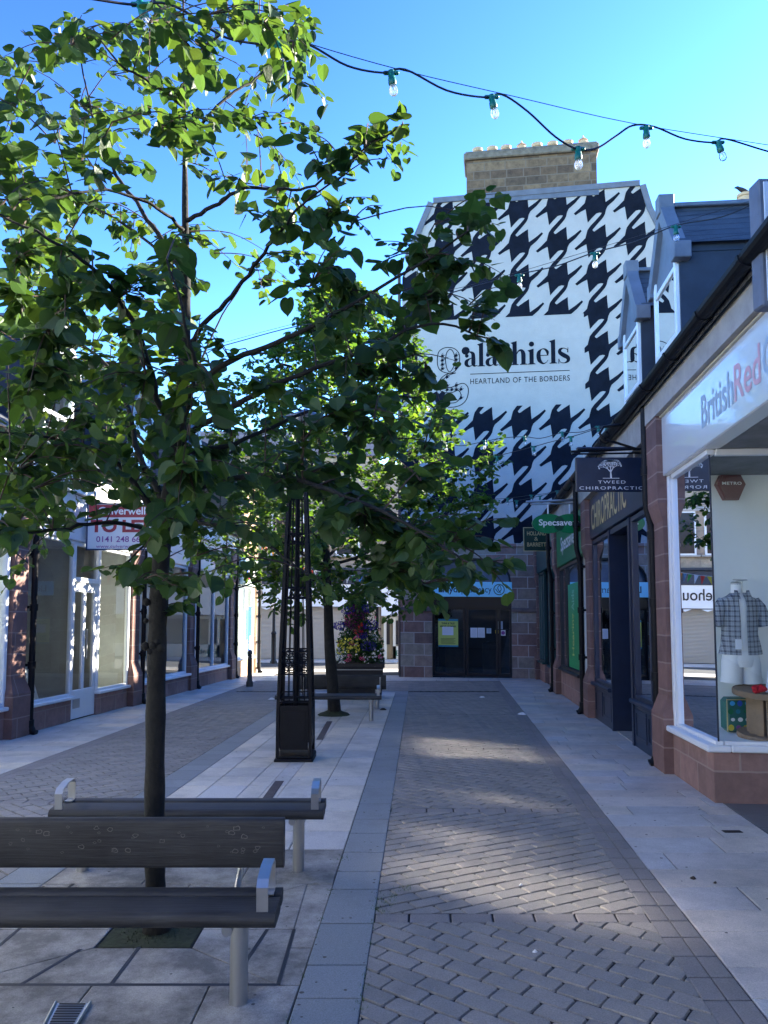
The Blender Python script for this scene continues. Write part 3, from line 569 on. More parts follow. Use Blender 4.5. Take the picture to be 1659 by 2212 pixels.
def dormer(root, F, Ya, Yb, df=-.6, z0=4.0, ze=5.75, zr=7.3, back=-3.6, big=True):
    """gabled dormer: lead cheeks, steep front gable, slated sides, sash window"""
    ym = (Ya+Yb)/2
    m = MB(F); m.box((Ya,back,z0),(Ya+.08,df-.02,ze+.05)); m.box((Yb-.08,back,z0),(Yb,df-.02,ze+.05))
    for z in (z0+.85,): m.box((Ya-.008,back,z),(Yb+.008,df-.02,z+.018))
    for dd in (df-.85, df-1.7): m.tube([(Ya-.006,dd,z0),(Ya-.006,dd,ze)], .014, 6); m.tube([(Yb+.006,dd,z0),(Yb+.006,dd,ze)], .014, 6)
    m.box((Ya-.012,back,ze-.12),(Yb+.012,df-.05,ze-.10))
    o = m.ob('dormer', 'dark_lead', root)
    # front gable
    g_ = MB(F); ov = .10; pk = (ym, zr); 
    g_.prism([(Ya-ov*.2,ze-.25),(Yb+ov*.2,ze-.25),(Yb+ov*.2,ze),(ym+.04,zr),(ym-.04,zr),(Ya-ov*.2,ze)], df-.04, df, 1)
    g_.ob('gable', 'lead_light', o)
    b = MB(F)
    for s, e in ((1,Ya),(-1,Yb)):
        x0 = e-s*ov*1.2; b.add([(x0,df-.1,ze-.1),(x0,df+.07,ze-.1),(ym,df+.07,zr+.12),(ym,df-.1,zr+.12),(x0+s*.12,df-.1,ze-.24),(x0+s*.12,df+.07,ze-.24),(ym,df+.07,zr-.17),(ym,df-.1,zr-.17)],
             [(0,1,2,3),(4,5,6,7),(0,1,5,4),(1,2,6,5),(0,3,7,4),(2,3,7,6)])
        b.bbox((min(x0,x0+s*.16),df-.14,ze-.24),(max(x0,x0+s*.16),df+.08,ze-.02),.01)
    b.bbox((ym-.09,df-.12,zr-.1),(ym+.09,df+.09,zr+.17),.01)
    b.ob('bargeboard', 'lead_light', o)
    r = MB(F)
    for s, e in ((1,Ya),(-1,Yb)):
        x0 = e-s*.08; r.add([(x0,df-.02,ze-.03),(ym,df-.02,zr+.02),(ym,back,zr+.02),(x0,back,ze-.03)], [(0,1,2,3)])
    r.ob('dormer_roof', 'slates_dormer', o)
    rr = MB(F); rr.bbox((ym-.08,back,zr-.01),(ym+.08,df-.08,zr+.05),.01); rr.ob('ridge_flashing', 'lead', o)
    # window below gable
    c = MB(F); c.box((Ya+.02,df-.06,z0),(Yb-.02,df-.015,z0+.3)); c.ob('apron', 'lead', o)
    f = MB(F); a, b_ = Ya+.04, Yb-.04; za, zb = z0+.28, ze+.35; t = .07
    hw = (zr-.25-ze)
    f.bbox((a,df-.05,za),(a+t,df+.03,ze),.008); f.bbox((b_-t,df-.05,za),(b_,df+.03,ze),.008); f.bbox((a+t,df-.04,za),(b_-t,df+.05,za+t),.008)
    zm = (za+ze)/2-.1; f.bbox((a+t,df-.03,zm-.035),(b_-t,df+.03,zm+.035),.006); f.bbox((ym-.02,df-.03,za+t),(ym+.02,df+.018,zm-.035),.006)
    f.bbox((a+t,df-.04,ze-.32),(b_-t,df+.03,ze-.25),.008)
    f.ob('window_frame', 'white_paint', o)
    p = MB(F); p.add([(a+t,df+.005,za+t),(b_-t,df+.005,za+t),(b_-t,df+.005,ze-.3),(a+t,df+.005,ze-.3)], [(0,1,2,3)]); p.ob('pane', 'pane', o, fix=False)
    c = MB(F); c.box((a+.02,df-.5,za),(b_-.02,df-.48,ze)); c.ob('blind', 'paper', o)
    return o
blockwork('slates_dormer', 'y', .30, .115, [(.035,.04,.05),(.06,.065,.075),(.028,.032,.04)], (.012,.014,.018), .007, True, .3, .5, 1., .5)

def backing(root, F, Ya, Yb, z1=4.1, d=-1.75):
    m = MB(F); m.box((Ya,d-7.3,-.2),(Yb,d,z1)); m.ob('wall', 'purple_brick', root)

# ---- right terrace
R1 = thing('shop_building', 'charity shop with white fascia and angled display window at the right edge of the photo', 'shop', RF(8.05,0,0))
backing(R1, RF, -4, 8.5, d=-2.45); pier(R1, RF, 8.07, 8.45, 3.9); gutter(R1, RF, -4, 8.8); eaves(R1, RF, -4, 8.5, 3.86); roof(R1, RF, -4, 8.8)
f = MB(RF); f.bbox((-4,-.12,3.19),(8.03,.05,3.84),.01); fa = f.ob('fascia', 'white_gloss', R1)
f = MB(RF); f.bbox((-4,-.1,3.84),(8.04,.07,3.858),.004); f.ob('fascia_capping', 'cream', fa)
Yt0 = URf(1515,905,.055)[0]; Yt1 = URf(1643,800,.055)[0]; wl = Yt0-Yt1
def rtext(root, t, Ys, w, z, h, d, mt, bold=0., sp=1., name='lettering'):
    mb = MB(); text(mb, t, lambda a, b: RF(Ys-a, d, z+b), w, h, bold, sp); return mb.ob(name, mt, root, fix=False)
rtext(fa, 'British', Yt0, wl*.59, 3.36, .30, .053, 'letter_faded_blue', .012); rtext(fa, 'Red', Yt0-wl*.61, wl*.39, 3.36, .30, .053, 'letter_faded_red', .012); rtext(fa, 'Cross', Yt0-wl*1.03, wl*.62, 3.36, .30, .053, 'letter_faded_blue', .012)
# display window on the street and its return facing the camera
YC = 6.76; zs = .52; zh = 3.19
f = MB(RF); f.box((YC,-.18,-.05),(8.05,.02,zs-.06)); f.box((YC,-2.3,-.05),(YC+.2,-.18,zs-.06)); f.ob('stall_riser', 'red_riser_x', R1)
f = MB(RF); f.bbox((YC-.06,-.12,zs-.06),(8.06,.09,zs),.012); f.bbox((YC-.06,-2.3,zs-.058),(YC+.12,-.12,zs+.002),.012); f.ob('sill', 'white_paint', R1)
f = MB(RF); f.bbox((7.97,-.08,zs),(8.05,.01,zh),.008); f.bbox((7.90,-.06,zs),(7.965,-.005,zh-.05),.006); f.bbox((YC,-.08,zh-.05),(7.9,.0,zh),.006); f.bbox((YC,-.07,zs),(7.9,-.0,zs+.035),.006); f.bbox((YC-.02,-2.3,zh-.06),(YC+.04,-.08,zh),.006); f.bbox((YC-.02,-2.3,zs+.002),(YC+.04,-.08,zs+.035),.006)
wf = f.ob('window', 'white_paint', R1)
p = MB(RF); p.add([(YC,-.035,zs+.03),(7.93,-.035,zs+.03),(7.93,-.035,zh-.05),(YC,-.035,zh-.05)],[(0,1,2,3)]); p.add([(YC+.01,-.03,zs+.03),(YC+.01,-2.3,zs+.03),(YC+.01,-2.3,zh-.05),(YC+.01,-.03,zh-.05)],[(0,1,2,3)]); p.ob('pane', 'pane', wf, fix=False)
f = MB(RF); f.tube([(YC+.005,-.028,zs+.03),(YC+.005,-.028,zh-.05)], .009, 6); f.ob('corner_joint', 'dark_lead', wf)
f = MB(RF); f.box((8.02,-2.4,0),(8.06,-.09,3.5)); f.box((YC-.05,-2.44,0),(8.05,-2.38,3.5)); f.box((YC+.06,-2.4,zs-.03),(8.03,-.09,zs-.01)); f.ob('display_lining', 'interior_grey', R1)
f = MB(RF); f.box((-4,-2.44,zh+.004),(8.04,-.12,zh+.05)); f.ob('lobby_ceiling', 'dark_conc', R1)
f = MB(RF); f.lathe([(.07,0),(.07,-.01),(.05,-.015)], (5.9,-.95,zh+.003), 16); f.ob('ceiling_lamp', 'dull_steel', R1)
f = MB(RF); f.box((-4,-2.44,0),(YC,-2.4,zh)); f.ob('lobby_wall', 'white_paint', R1)
m = MB()
for i in range(8):
    for j in range(3):
        Y0_ = 3.6+i*.395; d0 = -.05-j*.78; P = [RF(Y0_,d0,0)[:2], RF(Y0_,d0-.78,0)[:2], RF(Y0_+.395,d0-.78,0)[:2], RF(Y0_+.395,d0,0)[:2]]; slab(m, P, .012)
m.ob('lobby_floor', 'dark_tiles', R1, fix=False)
pipe(R1, RF, 8.5, .055)
dormer(R1, RF, 9.28, 10.4, df=-.55, z0=4.05, ze=6.45, zr=7.22)
# first-floor sash behind dormer handled by the dormer itself

R2 = thing('shop_building', 'navy framed treatment practice with recessed door, next beyond the charity shop', 'shop', RF(10.8,0,0))
backing(R2, RF, 8.5, 13.4); pier(R2, RF, 12.75, 13.12, 3.9); gutter(R2, RF, 8.8, 13.5); eaves(R2, RF, 8.5, 13.4, 3.72); roof(R2, RF, 8.8, 13.5)
f = MB(RF); f.bbox((8.47,-.12,3.02),(12.73,.03,3.70),.01); fa = f.ob('fascia', 'navy', R2)
rtext(fa, 'CHIROPRACTIC', 12.5, 2.6, 3.15, .42, .036, 'gold', .01)
shopfront(R2, RF, 8.50, 9.85, .0, .62, 3.0, 'navy', mull=(8.95,), riser='navy', inner='interior_cream', depth=1.3)
shopfront(R2, RF, 11.25, 12.72, .0, .62, 3.0, 'navy', mull=(), riser='navy', inner='interior_cream', depth=1.3)
for Ya, Yb in ((8.58,9.15),(9.22,9.78),(11.33,11.95),(12.02,12.64)):
    f = MB(RF); f.bbox((Ya,-.002,.12),(Yb,.012,.17),.004); f.bbox((Ya,-.002,.45),(Yb,.012,.5),.004); f.bbox((Ya,-.002,.17),(Ya+.05,.012,.45),.004); f.bbox((Yb-.05,-.002,.17),(Yb,.012,.45),.004); f.ob('riser_moulding', 'navy', R2)
f = MB(RF); f.box((9.85,-.95,-.03),(9.93,.02,3.0)); f.box((11.17,-.95,-.03),(11.25,.02,3.0)); f.box((9.93,-.95,2.92),(11.17,.0,3.0)); f.box((9.93,-1.0,-.03),(10.1,-.93,2.92)); f.box((11.0,-1.0,-.03),(11.17,-.93,2.92)); f.ob('door_recess', 'navy', R2)
f = MB(RF); f.bbox((10.1,-1.0,.02),(11.0,-.95,.9),.01); f.bbox((10.1,-1.0,.9),(10.2,-.95,2.2),.008); f.bbox((10.9,-1.0,.9),(11.0,-.95,2.2),.008); f.bbox((10.2,-1.0,2.1),(10.9,-.95,2.9),.008); dr = f.ob('door', 'navy', R2)
f = MB(RF); f.add([(10.2,-.97,.9),(10.9,-.97,.9),(10.9,-.97,2.1),(10.2,-.97,2.1)],[(0,1,2,3)]); f.ob('pane', 'pane', dr, fix=False)
f = MB(RF); f.tube([(10.17,-.9,.95),(10.17,-.9,1.25)], .014, 8); f.ob('handle', 'gold', dr)
f = MB(RF); f.box((9.95,-1.6,0),(11.15,-1.05,2.9)); f.ob('inner_screen', 'interior_cream', R2)
m = MB(); P = [RF(9.94,-.02,0)[:2], RF(9.94,-.93,0)[:2], RF(11.16,-.93,0)[:2], RF(11.16,-.02,0)[:2]]; slab(m, P, .02); m.ob('threshold', 'conc', R2, fix=False)
pipe(R2, RF, 13.25, .12)
dormer(R2, RF, 11.3, 12.4, df=-.55, z0=4.05, ze=6.5, zr=7.3)
f = MB(RF); f.tube([(8.9,.3,4.0),(8.9,.5,3.98),(8.9,.55,3.9),(8.9,.5,3.82),(8.9,.43,3.86),(8.9,.47,3.92)], .018, 8); f.tube([(8.9,.12,3.7),(8.9,.35,3.78),(8.9,.5,3.82)], .016, 8); f.ob('scroll_bracket', 'black_iron', R2, smooth=True)

R3 = thing('shop_building', 'optician shop with bright green fascia and tall green window poster', 'shop', RF(15.3,0,0))
backing(R3, RF, 13.4, 17.5); pier(R3, RF, 16.95, 17.32, 3.9); gutter(R3, RF, 13.5, 17.6); eaves(R3, RF, 13.4, 17.5, 3.72); roof(R3, RF, 13.5, 17.6)
f = MB(RF); f.bbox((13.42,-.1,2.85),(16.93,.05,3.70),.01); fa = f.ob('fascia', 'green', R3)
rtext(fa, 'Specsavers', 16.2, 2.3, 3.05, .4, .056, 'letter_white', .015)
shopfront(R3, RF, 14.15, 16.92, 0, .62, 2.85, 'black_plastic', mull=(15.9,), depth=1.3, sillmat='black_plastic', inner='interior_grey', gm='pane')
f = MB(RF); f.box((13.4,-.5,0),(14.15,-.42,2.85)); dr = f.ob('door', 'black_plastic', R3)
f = MB(RF); f.add([(13.5,-.41,.1),(14.05,-.41,.1),(14.05,-.41,2.2),(13.5,-.41,2.2)],[(0,1,2,3)]); f.ob('pane', 'pane_dark', dr, fix=False)
f = MB(RF); mat('green_bright', (.0,.33,.11), .35); f.box((14.30,-.036,.70),(15.75,-.018,2.40)); po = f.ob('poster', 'green_bright', R3)
for tt, z0_, h_, mt in (('Hearing',.95,.85,'letter_yellow'),('Aids',1.85,.42,'letter_pale')):
    mat('letter_yellow', (.7,.72,.2), .4, emit=0); mat('letter_pale', (.35,.7,.5), .4)
    mb = MB(); text(mb, tt, lambda a, b: RF(14.9+b, -.014, z0_+a), h_, .36, .015); mb.ob('lettering', mt, po, fix=False)
pipe(R3, RF, 17.45, .12)

R4 = thing('shop_building', 'narrow shop with dark teal timber front, farthest unit of the right terrace', 'shop', RF(19.5,0,0))
backing(R4, RF, 17.5, 21.9); pier(R4, RF, 21.35, 21.7, 3.9); gutter(R4, RF, 17.6, 21.8); eaves(R4, RF, 17.5, 21.8, 3.72); roof(R4, RF, 17.6, 21.0)
f = MB(RF); f.bbox((17.4,-.1,3.0),(21.33,.05,3.70),.01); f.ob('fascia', 'deepgreen', R4)
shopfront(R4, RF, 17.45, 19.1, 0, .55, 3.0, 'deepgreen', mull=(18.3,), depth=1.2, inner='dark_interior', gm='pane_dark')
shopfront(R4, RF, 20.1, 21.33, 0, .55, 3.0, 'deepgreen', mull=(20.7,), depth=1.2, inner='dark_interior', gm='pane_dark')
f = MB(RF); f.box((19.1,-.4,0),(20.1,-.33,3.0)); dr = f.ob('door', 'deepgreen', R4)
f = MB(RF); f.add([(19.2,-.32,.6),(20.0,-.32,.6),(20.0,-.32,2.3),(19.2,-.32,2.3)],[(0,1,2,3)]); f.ob('pane', 'pane_dark', dr, fix=False)
pipe(R4, RF, 21.78, .17, swan=True)

# ---- left terrace
def boosted_gloss(name, col, k, rough):
    m = bpy.data.materials.new(name); m.use_nodes = True; N = m.node_tree.nodes; L = m.node_tree.links; b = N['Principled BSDF']; b.inputs['Base Color'].default_value = (*col,1); b.inputs['Roughness'].default_value = .5
    g = N.new('ShaderNodeBsdfGlossy'); g.inputs['Roughness'].default_value = rough; mx = N.new('ShaderNodeMixShader'); mx.inputs[0].default_value = k
    L.new(b.outputs[0], mx.inputs[1]); L.new(g.outputs[0], mx.inputs[2]); L.new(mx.outputs[0], N['Material Output'].inputs[0]); _m[name] = m
boosted_gloss('white_boosted_gloss', (.80,.81,.82), .34, .09)  # gloss boosted so the sunlit fascias throw sun patches on the setts
def lfascia(root, Ya, Yb, z0, z1, mt='white_boosted_gloss', d=.04):
    f = MB(LF); f.bbox((Ya,-.1,z0),(Yb,d,z1),.01); return f.ob('fascia', mt, root)
L1 = thing('shop_building', 'shop with pale blinded window and white fascia at the left edge of the photo', 'shop', LF(8.5,0,0))
backing(L1, LF, -4, 10.9); pier(L1, LF, 10.42, 10.78, 3.9); gutter(L1, LF, -4, 10.95); eaves(L1, LF, -4, 10.9, 3.72, 'white_paint'); roof(L1, LF, -4, 10.95)
lfascia(L1, -4, 7.3, 2.95, 3.7, 'white_paint'); lfascia(L1, 7.4, 10.4, 2.95, 3.7)  # fascia split so only the far panel reflects sun onto the paving
shopfront(L1, LF, 6.6, 10.4, 0, .45, 2.95, 'white_paint', depth=.25, inner='interior_cream')
shopfront(L1, LF, -4, 5.4, 0, .45, 2.95, 'white_paint', depth=.9, mull=(-1,2.2), inner='interior_cream')
f = MB(LF); f.box((5.4,-.3,0),(6.6,-.24,2.95)); f.ob('door', 'white_paint', L1)
pipe(L1, LF, 10.86, .1, swan=False)
L2 = thing('shop_building', 'vacant shop with white double-leaf glazed door, left of the nearest tree trunk', 'shop', LF(12.9,0,0))
backing(L2, LF, 10.9, 14.95); pier(L2, LF, 14.5, 14.84, 3.9); gutter(L2, LF, 10.95, 15.0); eaves(L2, LF, 10.9, 14.95, 3.72, 'white_paint'); roof(L2, LF, 10.95, 15.0)
lfascia(L2, 10.8, 14.48, 2.95, 3.7)
mat('interior_mid', (.36,.37,.36), .8, noise=.15, nscale=2)
shopfront(L2, LF, 10.82, 12.25, 0, .42, 2.95, 'white_paint', depth=1.3, inner='interior_mid', t=.055)
shopfront(L2, LF, 13.15, 14.48, 0, .42, 2.95, 'white_paint', depth=1.3, inner='interior_mid', t=.055)
f = MB(LF); f.bbox((12.25,-.1,2.28),(13.15,-.0,2.36),.008); f.bbox((12.25,-.09,.03),(13.15,-.03,.5),.01)
for a, b in ((12.25,12.35),(12.66,12.74),(13.05,13.15)): f.bbox((a,-.09,.5),(b,-.03,2.28),.008)
f.bbox((12.25,-.09,2.36),(12.30,-.0,2.95),.006); f.bbox((13.10,-.09,2.36),(13.15,-.0,2.95),.006); f.bbox((12.3,-.09,2.88),(13.1,-.0,2.95),.006)
f.bbox((12.35,-.088,2.12),(12.66,-.032,2.28),.008); f.bbox((12.74,-.088,2.12),(13.05,-.032,2.28),.008)
dr = f.ob('door', 'white_paint', L2)
f = MB(LF); f.add([(12.35,-.06,.5),(12.66,-.06,.5),(12.66,-.06,2.12),(12.35,-.06,2.12)],[(0,1,2,3)]); f.add([(12.74,-.06,.5),(13.05,-.06,.5),(13.05,-.06,2.12),(12.74,-.06,2.12)],[(0,1,2,3)]); f.add([(12.3,-.05,2.36),(13.1,-.05,2.36),(13.1,-.05,2.88),(12.3,-.05,2.88)],[(0,1,2,3)]); f.ob('pane', 'pane', dr, fix=False)
f = MB(LF); f.bbox((12.36,-.03,.2),(12.6,-.022,.36),.004); f.ob('letter_plate', 'dull_steel', dr)
f = MB(LF); f.tube([(12.70,.02,1.0),(12.70,.02,1.5)], .012, 8); f.ob('handle', 'stainless', dr)
f = MB(LF); f.box((12.26,-1.5,0),(13.14,-1.35,2.95)); f.ob('inner_screen', 'interior_cream', L2)
pipe(L2, LF, 14.93, .1, swan=False)
L3 = thing('shop_building', 'empty shop with blue-grey wall showing through its window, third unit of the left terrace', 'shop', LF(16.6,0,0))
backing(L3, LF, 14.95, 18.35); pier(L3, LF, 17.85, 18.2, 3.9); gutter(L3, LF, 15.0, 18.4); eaves(L3, LF, 14.95, 18.35, 3.72, 'white_paint'); roof(L3, LF, 15.0, 18.4)
lfascia(L3, 14.9, 17.8, 2.95, 3.7)
shopfront(L3, LF, 14.9, 17.8, 0, .42, 2.95, 'white_paint', depth=1.1, inner='interior_blue', mull=(16.4,), riserd=.06)
pipe(L3, LF, 18.29, .1, swan=False)
L4 = thing('shop_building', 'shop with white framed window and white fascia, fourth unit of the left terrace', 'shop', LF(20.0,0,0))
backing(L4, LF, 18.35, 21.8); pier(L4, LF, 21.35, 21.68, 3.9); gutter(L4, LF, 18.4, 21.8); eaves(L4, LF, 18.35, 21.8, 3.72, 'white_paint'); roof(L4, LF, 18.4, 21.8)
lfascia(L4, 18.3, 21.3, 2.95, 3.7)
shopfront(L4, LF, 18.4, 21.3, 0, .42, 2.95, 'white_paint', depth=1.2, inner='interior_mid', mull=(19.9,))
pipe(L4, LF, 21.77, .1, swan=False)
L5 = thing('shop_building', 'sunlit corner shop with pale green fascia at the end of the left terrace', 'shop', LF(23,0,0))
blockwork('corner_stone', 'y', .55, .30, [(.30,.20,.12),(.36,.25,.16),(.26,.17,.11)], (.30,.25,.20), .010, True, .25)
f = MB(LF); f.box((21.85,-8,-.2),(24.25,-1.4,6.4)); f.box((21.85,-1.4,3.7),(24.25,.1,6.4)); f.box((24.03,-1.4,-.2),(24.25,.1,3.7)); f.ob('wall', 'corner_stone', L5)
f = MB(LF); f.add([(21.85,.1,6.4),(24.25,.1,6.4),(24.25,-4,8.6),(21.85,-4,8.6),(24.25,-8,6.4),(21.85,-8,6.4)],[(0,1,2,3),(3,2,4,5),(1,2,4),(0,3,5)]); f.ob('roof', 'slates_y', L5)
mat('pale_green', (.45,.58,.50), .4)
f = MB(LF); f.bbox((21.95,.1,2.75),(24.03,.16,3.6),.01); fa = f.ob('fascia', 'pale_green', L5)
f = MB(LF); f.box((22.3,.163,2.95),(22.75,.18,3.45)); f.ob('sign_square', 'blue', fa)
f = MB(LF); f.box((22.85,.163,3.0),(23.7,.178,3.3)); f.ob('sign_panel', 'letter_white', fa)
f = MB(LF); f.lathe([(.12,0),(.12,.02)], (22.9,.165,3.05), 14, axis=(0,1,0)); f.ob('sign_disc', 'letter_red', fa)
shopfront(L5, LF, 21.9, 24.0, .06, .55, 2.75, 'white_paint', depth=1.2, inner='interior_grey', mull=(22.9,), riser='corner_stone')
f = MB(LF); f.box((23.3,.062,.62),(23.6,.075,2.1)); po = f.ob('poster', 'blue', L5)
f = MB(LF); f.box((23.02,.062,1.1),(23.26,.075,2.0)); f.ob('poster', 'lightblue', L5)
f = MB(LF); f.box((23.36,.077,.8),(23.55,.082,1.2)); f.ob('notice', 'paper', po)
pipe(L5, LF, 24.18, .2, 3.9, swan=False)
dormer(L2, LF, 12.1, 13.2, df=-.6, z0=4.05, ze=6.2, zr=6.95)
dormer(L3, LF, 15.7, 16.8, df=-.6, z0=4.05, ze=6.2, zr=6.95)
dormer(L1, LF, 8.3, 9.4, df=-.6, z0=4.05, ze=6.2, zr=6.95)
dormer(L4, LF, 19.4, 20.4, df=-.6, z0=4.05, ze=6.2, zr=6.95)
# big slated gable behind the left terrace
B1 = thing('brick_house', 'tall purple-brown brick gable with slate roof rising behind the left terrace', 'house', (-9, 20.5, gz(20)))
m = MB(); m.prism([(-12.2,gz(20)-.2),(-5.75,gz(20)-.2),(-5.75,5.3),(-7.2,6.9),(-8.9,6.9),(-12.2,4.2)], 19.2, 21.75, 1); m.ob('wall', 'purple_brick', B1)
m = MB(); m.add([(-7.2,19.1,7.0),(-8.9,19.1,7.0),(-8.9,21.8,7.0),(-7.2,21.8,7.0),(-5.6,19.1,5.25),(-5.6,21.8,5.25),(-12.4,19.1,4.1),(-12.4,21.8,4.1)],[(0,1,2,3),(0,4,5,3),(1,6,7,2)]); m.ob('roof', 'slates_x', B1)

# ------------------------------------------------------------------ gable with the houndstooth mural
def catmull(P, n=6):
    out = []
    for i in range(len(P)-1):
        p0 = P[max(i-1,0)]; p1 = P[i]; p2 = P[i+1]; p3 = P[min(i+2,len(P)-1)]
        for k in range(n):
            t = k/n; out.append(tuple(.5*((2*b)+(-a+c)*t+(2*a-5*b+4*c-d)*t*t+(-a+3*b-3*c+d)*t**3) for a,b,c,d in zip(p0,p1,p2,p3)))
    out.append(tuple(P[-1])); return out
G = thing('gable_building', 'tall gable building painted with a black and white houndstooth mural above a pharmacy entrance', 'building', GF(4,0,0))
def ug(x, y): return UGf(x, y)
out_px = [(868,1180),(866,900),(869,600),(885,560),(915,490),(936,440),(1382,402),(1397,452),(1424,505),(1452,548)]
OUT = [ug(*p) for p in out_px]
sR = OUT[-1][0]; OUT = [(0.02, OUT[0][1])]+[(max(.02,s), z) for s, z in OUT[1:]]+[(sR, OUT[0][1])]
zb = OUT[0][1]
m = MB(GF); m.prism([(s, z) for s, z in OUT], -2.75, 0, 1); m.ob('painted_wall', 'render_white', G)  # unseen depth cut short to let sun reach the left corner shop
# coping along the verge
edge = OUT[3:-1]
m = MB(GF)
for (a, b), (c, d) in zip(edge, edge[1:]):
    l = math.hypot(c-a, d-b); nx, nz_ = -(d-b)/l*.17, (c-a)/l*.17
    m.add([(a,-.35,b),(c,-.35,d),(c+nx,-.35,d+nz_),(a+nx,-.35,b+nz_),(a,.05,b),(c,.05,d),(c+nx,.05,d+nz_),(a+nx,.05,b+nz_)],[(0,1,2,3),(4,5,6,7),(0,1,5,4),(3,2,6,7),(0,3,7,4),(1,2,6,5)])
m.ob('coping', 'lead_light', G)
# mural black paint
tile = [(915,-58),(885,0),(850,45),(760,145),(655,265),(668,290),(692,303),(800,230),(915,160),(920,300),(932,440),(1080,340),(1200,245),(1225,278),(1100,420),(970,530),(935,600),(915,690),(850,665),(800,655),(740,670),(640,770),(563,855),(545,720),(525,565),(430,610),(320,678),(283,640),(400,540),(490,450),(510,432),(530,352),(555,262),(620,172),(720,72),(820,-38),(850,-83)]
TW, TH = 1.135, 1.085
c0 = ug(1186,486.8)      # foot of one tooth
tl = [((x-563)/787*TW, (855-y)/748*TH) for x, y in tile]
pnl = [ug(1261,677), ug(1258,872)]; pz1, pz0, ps1 = pnl[0][1], pnl[1][1], pnl[0][0]; ps0 = ug(902,760)[0]
bm = bmesh.new()
for i in range(-9, 6):
    for j in range(-14, 5):
        ox, oz = c0[0]+i*TW, c0[1]+j*TH
        if ox < -1.6 or ox > sR+1.6 or oz > OUT[5][1]+1.5 or oz < zb-1.6: continue
        vs = [bm.verts.new((ox+a, 0, oz+b)) for a, b in tl]; bm.faces.new(vs)
bm.normal_update(); bmesh.ops.triangulate(bm, faces=bm.faces[:])
inner = [(s, z) for s, z in OUT]
def cut(p, n, outer=True):
    bmesh.ops.bisect_plane(bm, geom=bm.verts[:]+bm.edges[:]+bm.faces[:], plane_co=(p[0],0,p[1]), plane_no=(n[0],0,n[1]), clear_outer=outer)
cx_, cz_ = 4, 6
def inpoly(x, y, P):
    c = False
    for i in range(len(P)):
        (x1, y1), (x2, y2) = P[i-1], P[i]
        if (y1 > y) != (y2 > y) and x < (x2-x1)*(y-y1)/(y2-y1)+x1: c = not c
    return c
for (a, b), (c, d) in zip(inner, inner[1:]+inner[:1]):
    if math.hypot(c-a, d-b) > 1e-4: cut((a, b), (-(d-b), c-a), False)
for p, n in (((ps0,0),(1,0)),((ps1,0),(1,0)),((0,pz0),(0,1)),((0,pz1),(0,1))): cut(p, n, False)
kill = []
for f in bm.faces:
    c = f.calc_center_median()
    if not inpoly(c.x, c.z, inner) or (ps0 < c.x < ps1 and pz0 < c.z < pz1): kill.append(f)
bmesh.ops.delete(bm, geom=kill, context='FACES')
bm.verts.index_update(); m = MB(); m.v = [GF(v.co.x, .004, v.co.z) for v in bm.verts]; m.f = [tuple(v.index for v in f.verts) for f in bm.faces]; bm.free()
mur = m.ob('mural_pattern', 'mural_black', G, fix=False)
# faint render joints
m = MB(GF)
for z in (pz1-.75, 2*pz0-pz1-2.0): m.box((.05,.0,z),(sR-.05,.002,z+.012))
for s in (ug(1130,600)[0],): m.box((s,.0,zb),(s+.01,.002,OUT[5][1]-.1))
mat('joint_line', (.36,.37,.38), .9); m.ob('render_joint', 'joint_line', G)
# lettering (drawn strokes)
def stroke(mb, P, fn, d, n=6):
    C = catmull(P, n); L_, R_ = [], []
    for i, (x, y, w_) in enumerate(C):
        a = C[max(i-1,0)]; b = C[min(i+1,len(C)-1)]; dx, dy = b[0]-a[0], b[1]-a[1]; l = math.hypot(dx, dy) or 1; nx, ny = -dy/l*w_, dx/l*w_
        L_.append(fn(x+nx, y+ny, d)); R_.append(fn(x-nx, y-ny, d))
    k = len(C); mb.add(L_+R_, [(i, i+1, k+i+1, k+i) for i in range(k-1)], F=lambda *p: p)
def disc(mb, x, y, r, fn, d, ry=None):
    mb.add([fn(x+r*math.cos(t*.524), y+(ry or r)*math.sin(t*.524), d) for t in range(12)], [tuple(range(12))], F=lambda *p: p)
def poly(mb, P, fn, d): mb.add([fn(x, y, d) for x, y in P], [tuple(range(len(P)))], F=lambda *p: p)
def L_stem(mb, fn, x, h, flag=True, foot=True):
    poly(mb, [(x,0),(x+.27,0),(x+.27,h),(x,h-.06)], fn, .0065)
    if flag: poly(mb, [(x-.13,h-.09),(x,h-.2),(x,h-.06),(x+.27,h),(x+.26,h+.02)], fn, .0067)
    if foot: poly(mb, [(x-.11,0),(x+.38,0),(x+.38,.04),(x+.3,.07),(x-.03,.07),(x-.11,.04)], fn, .0069)
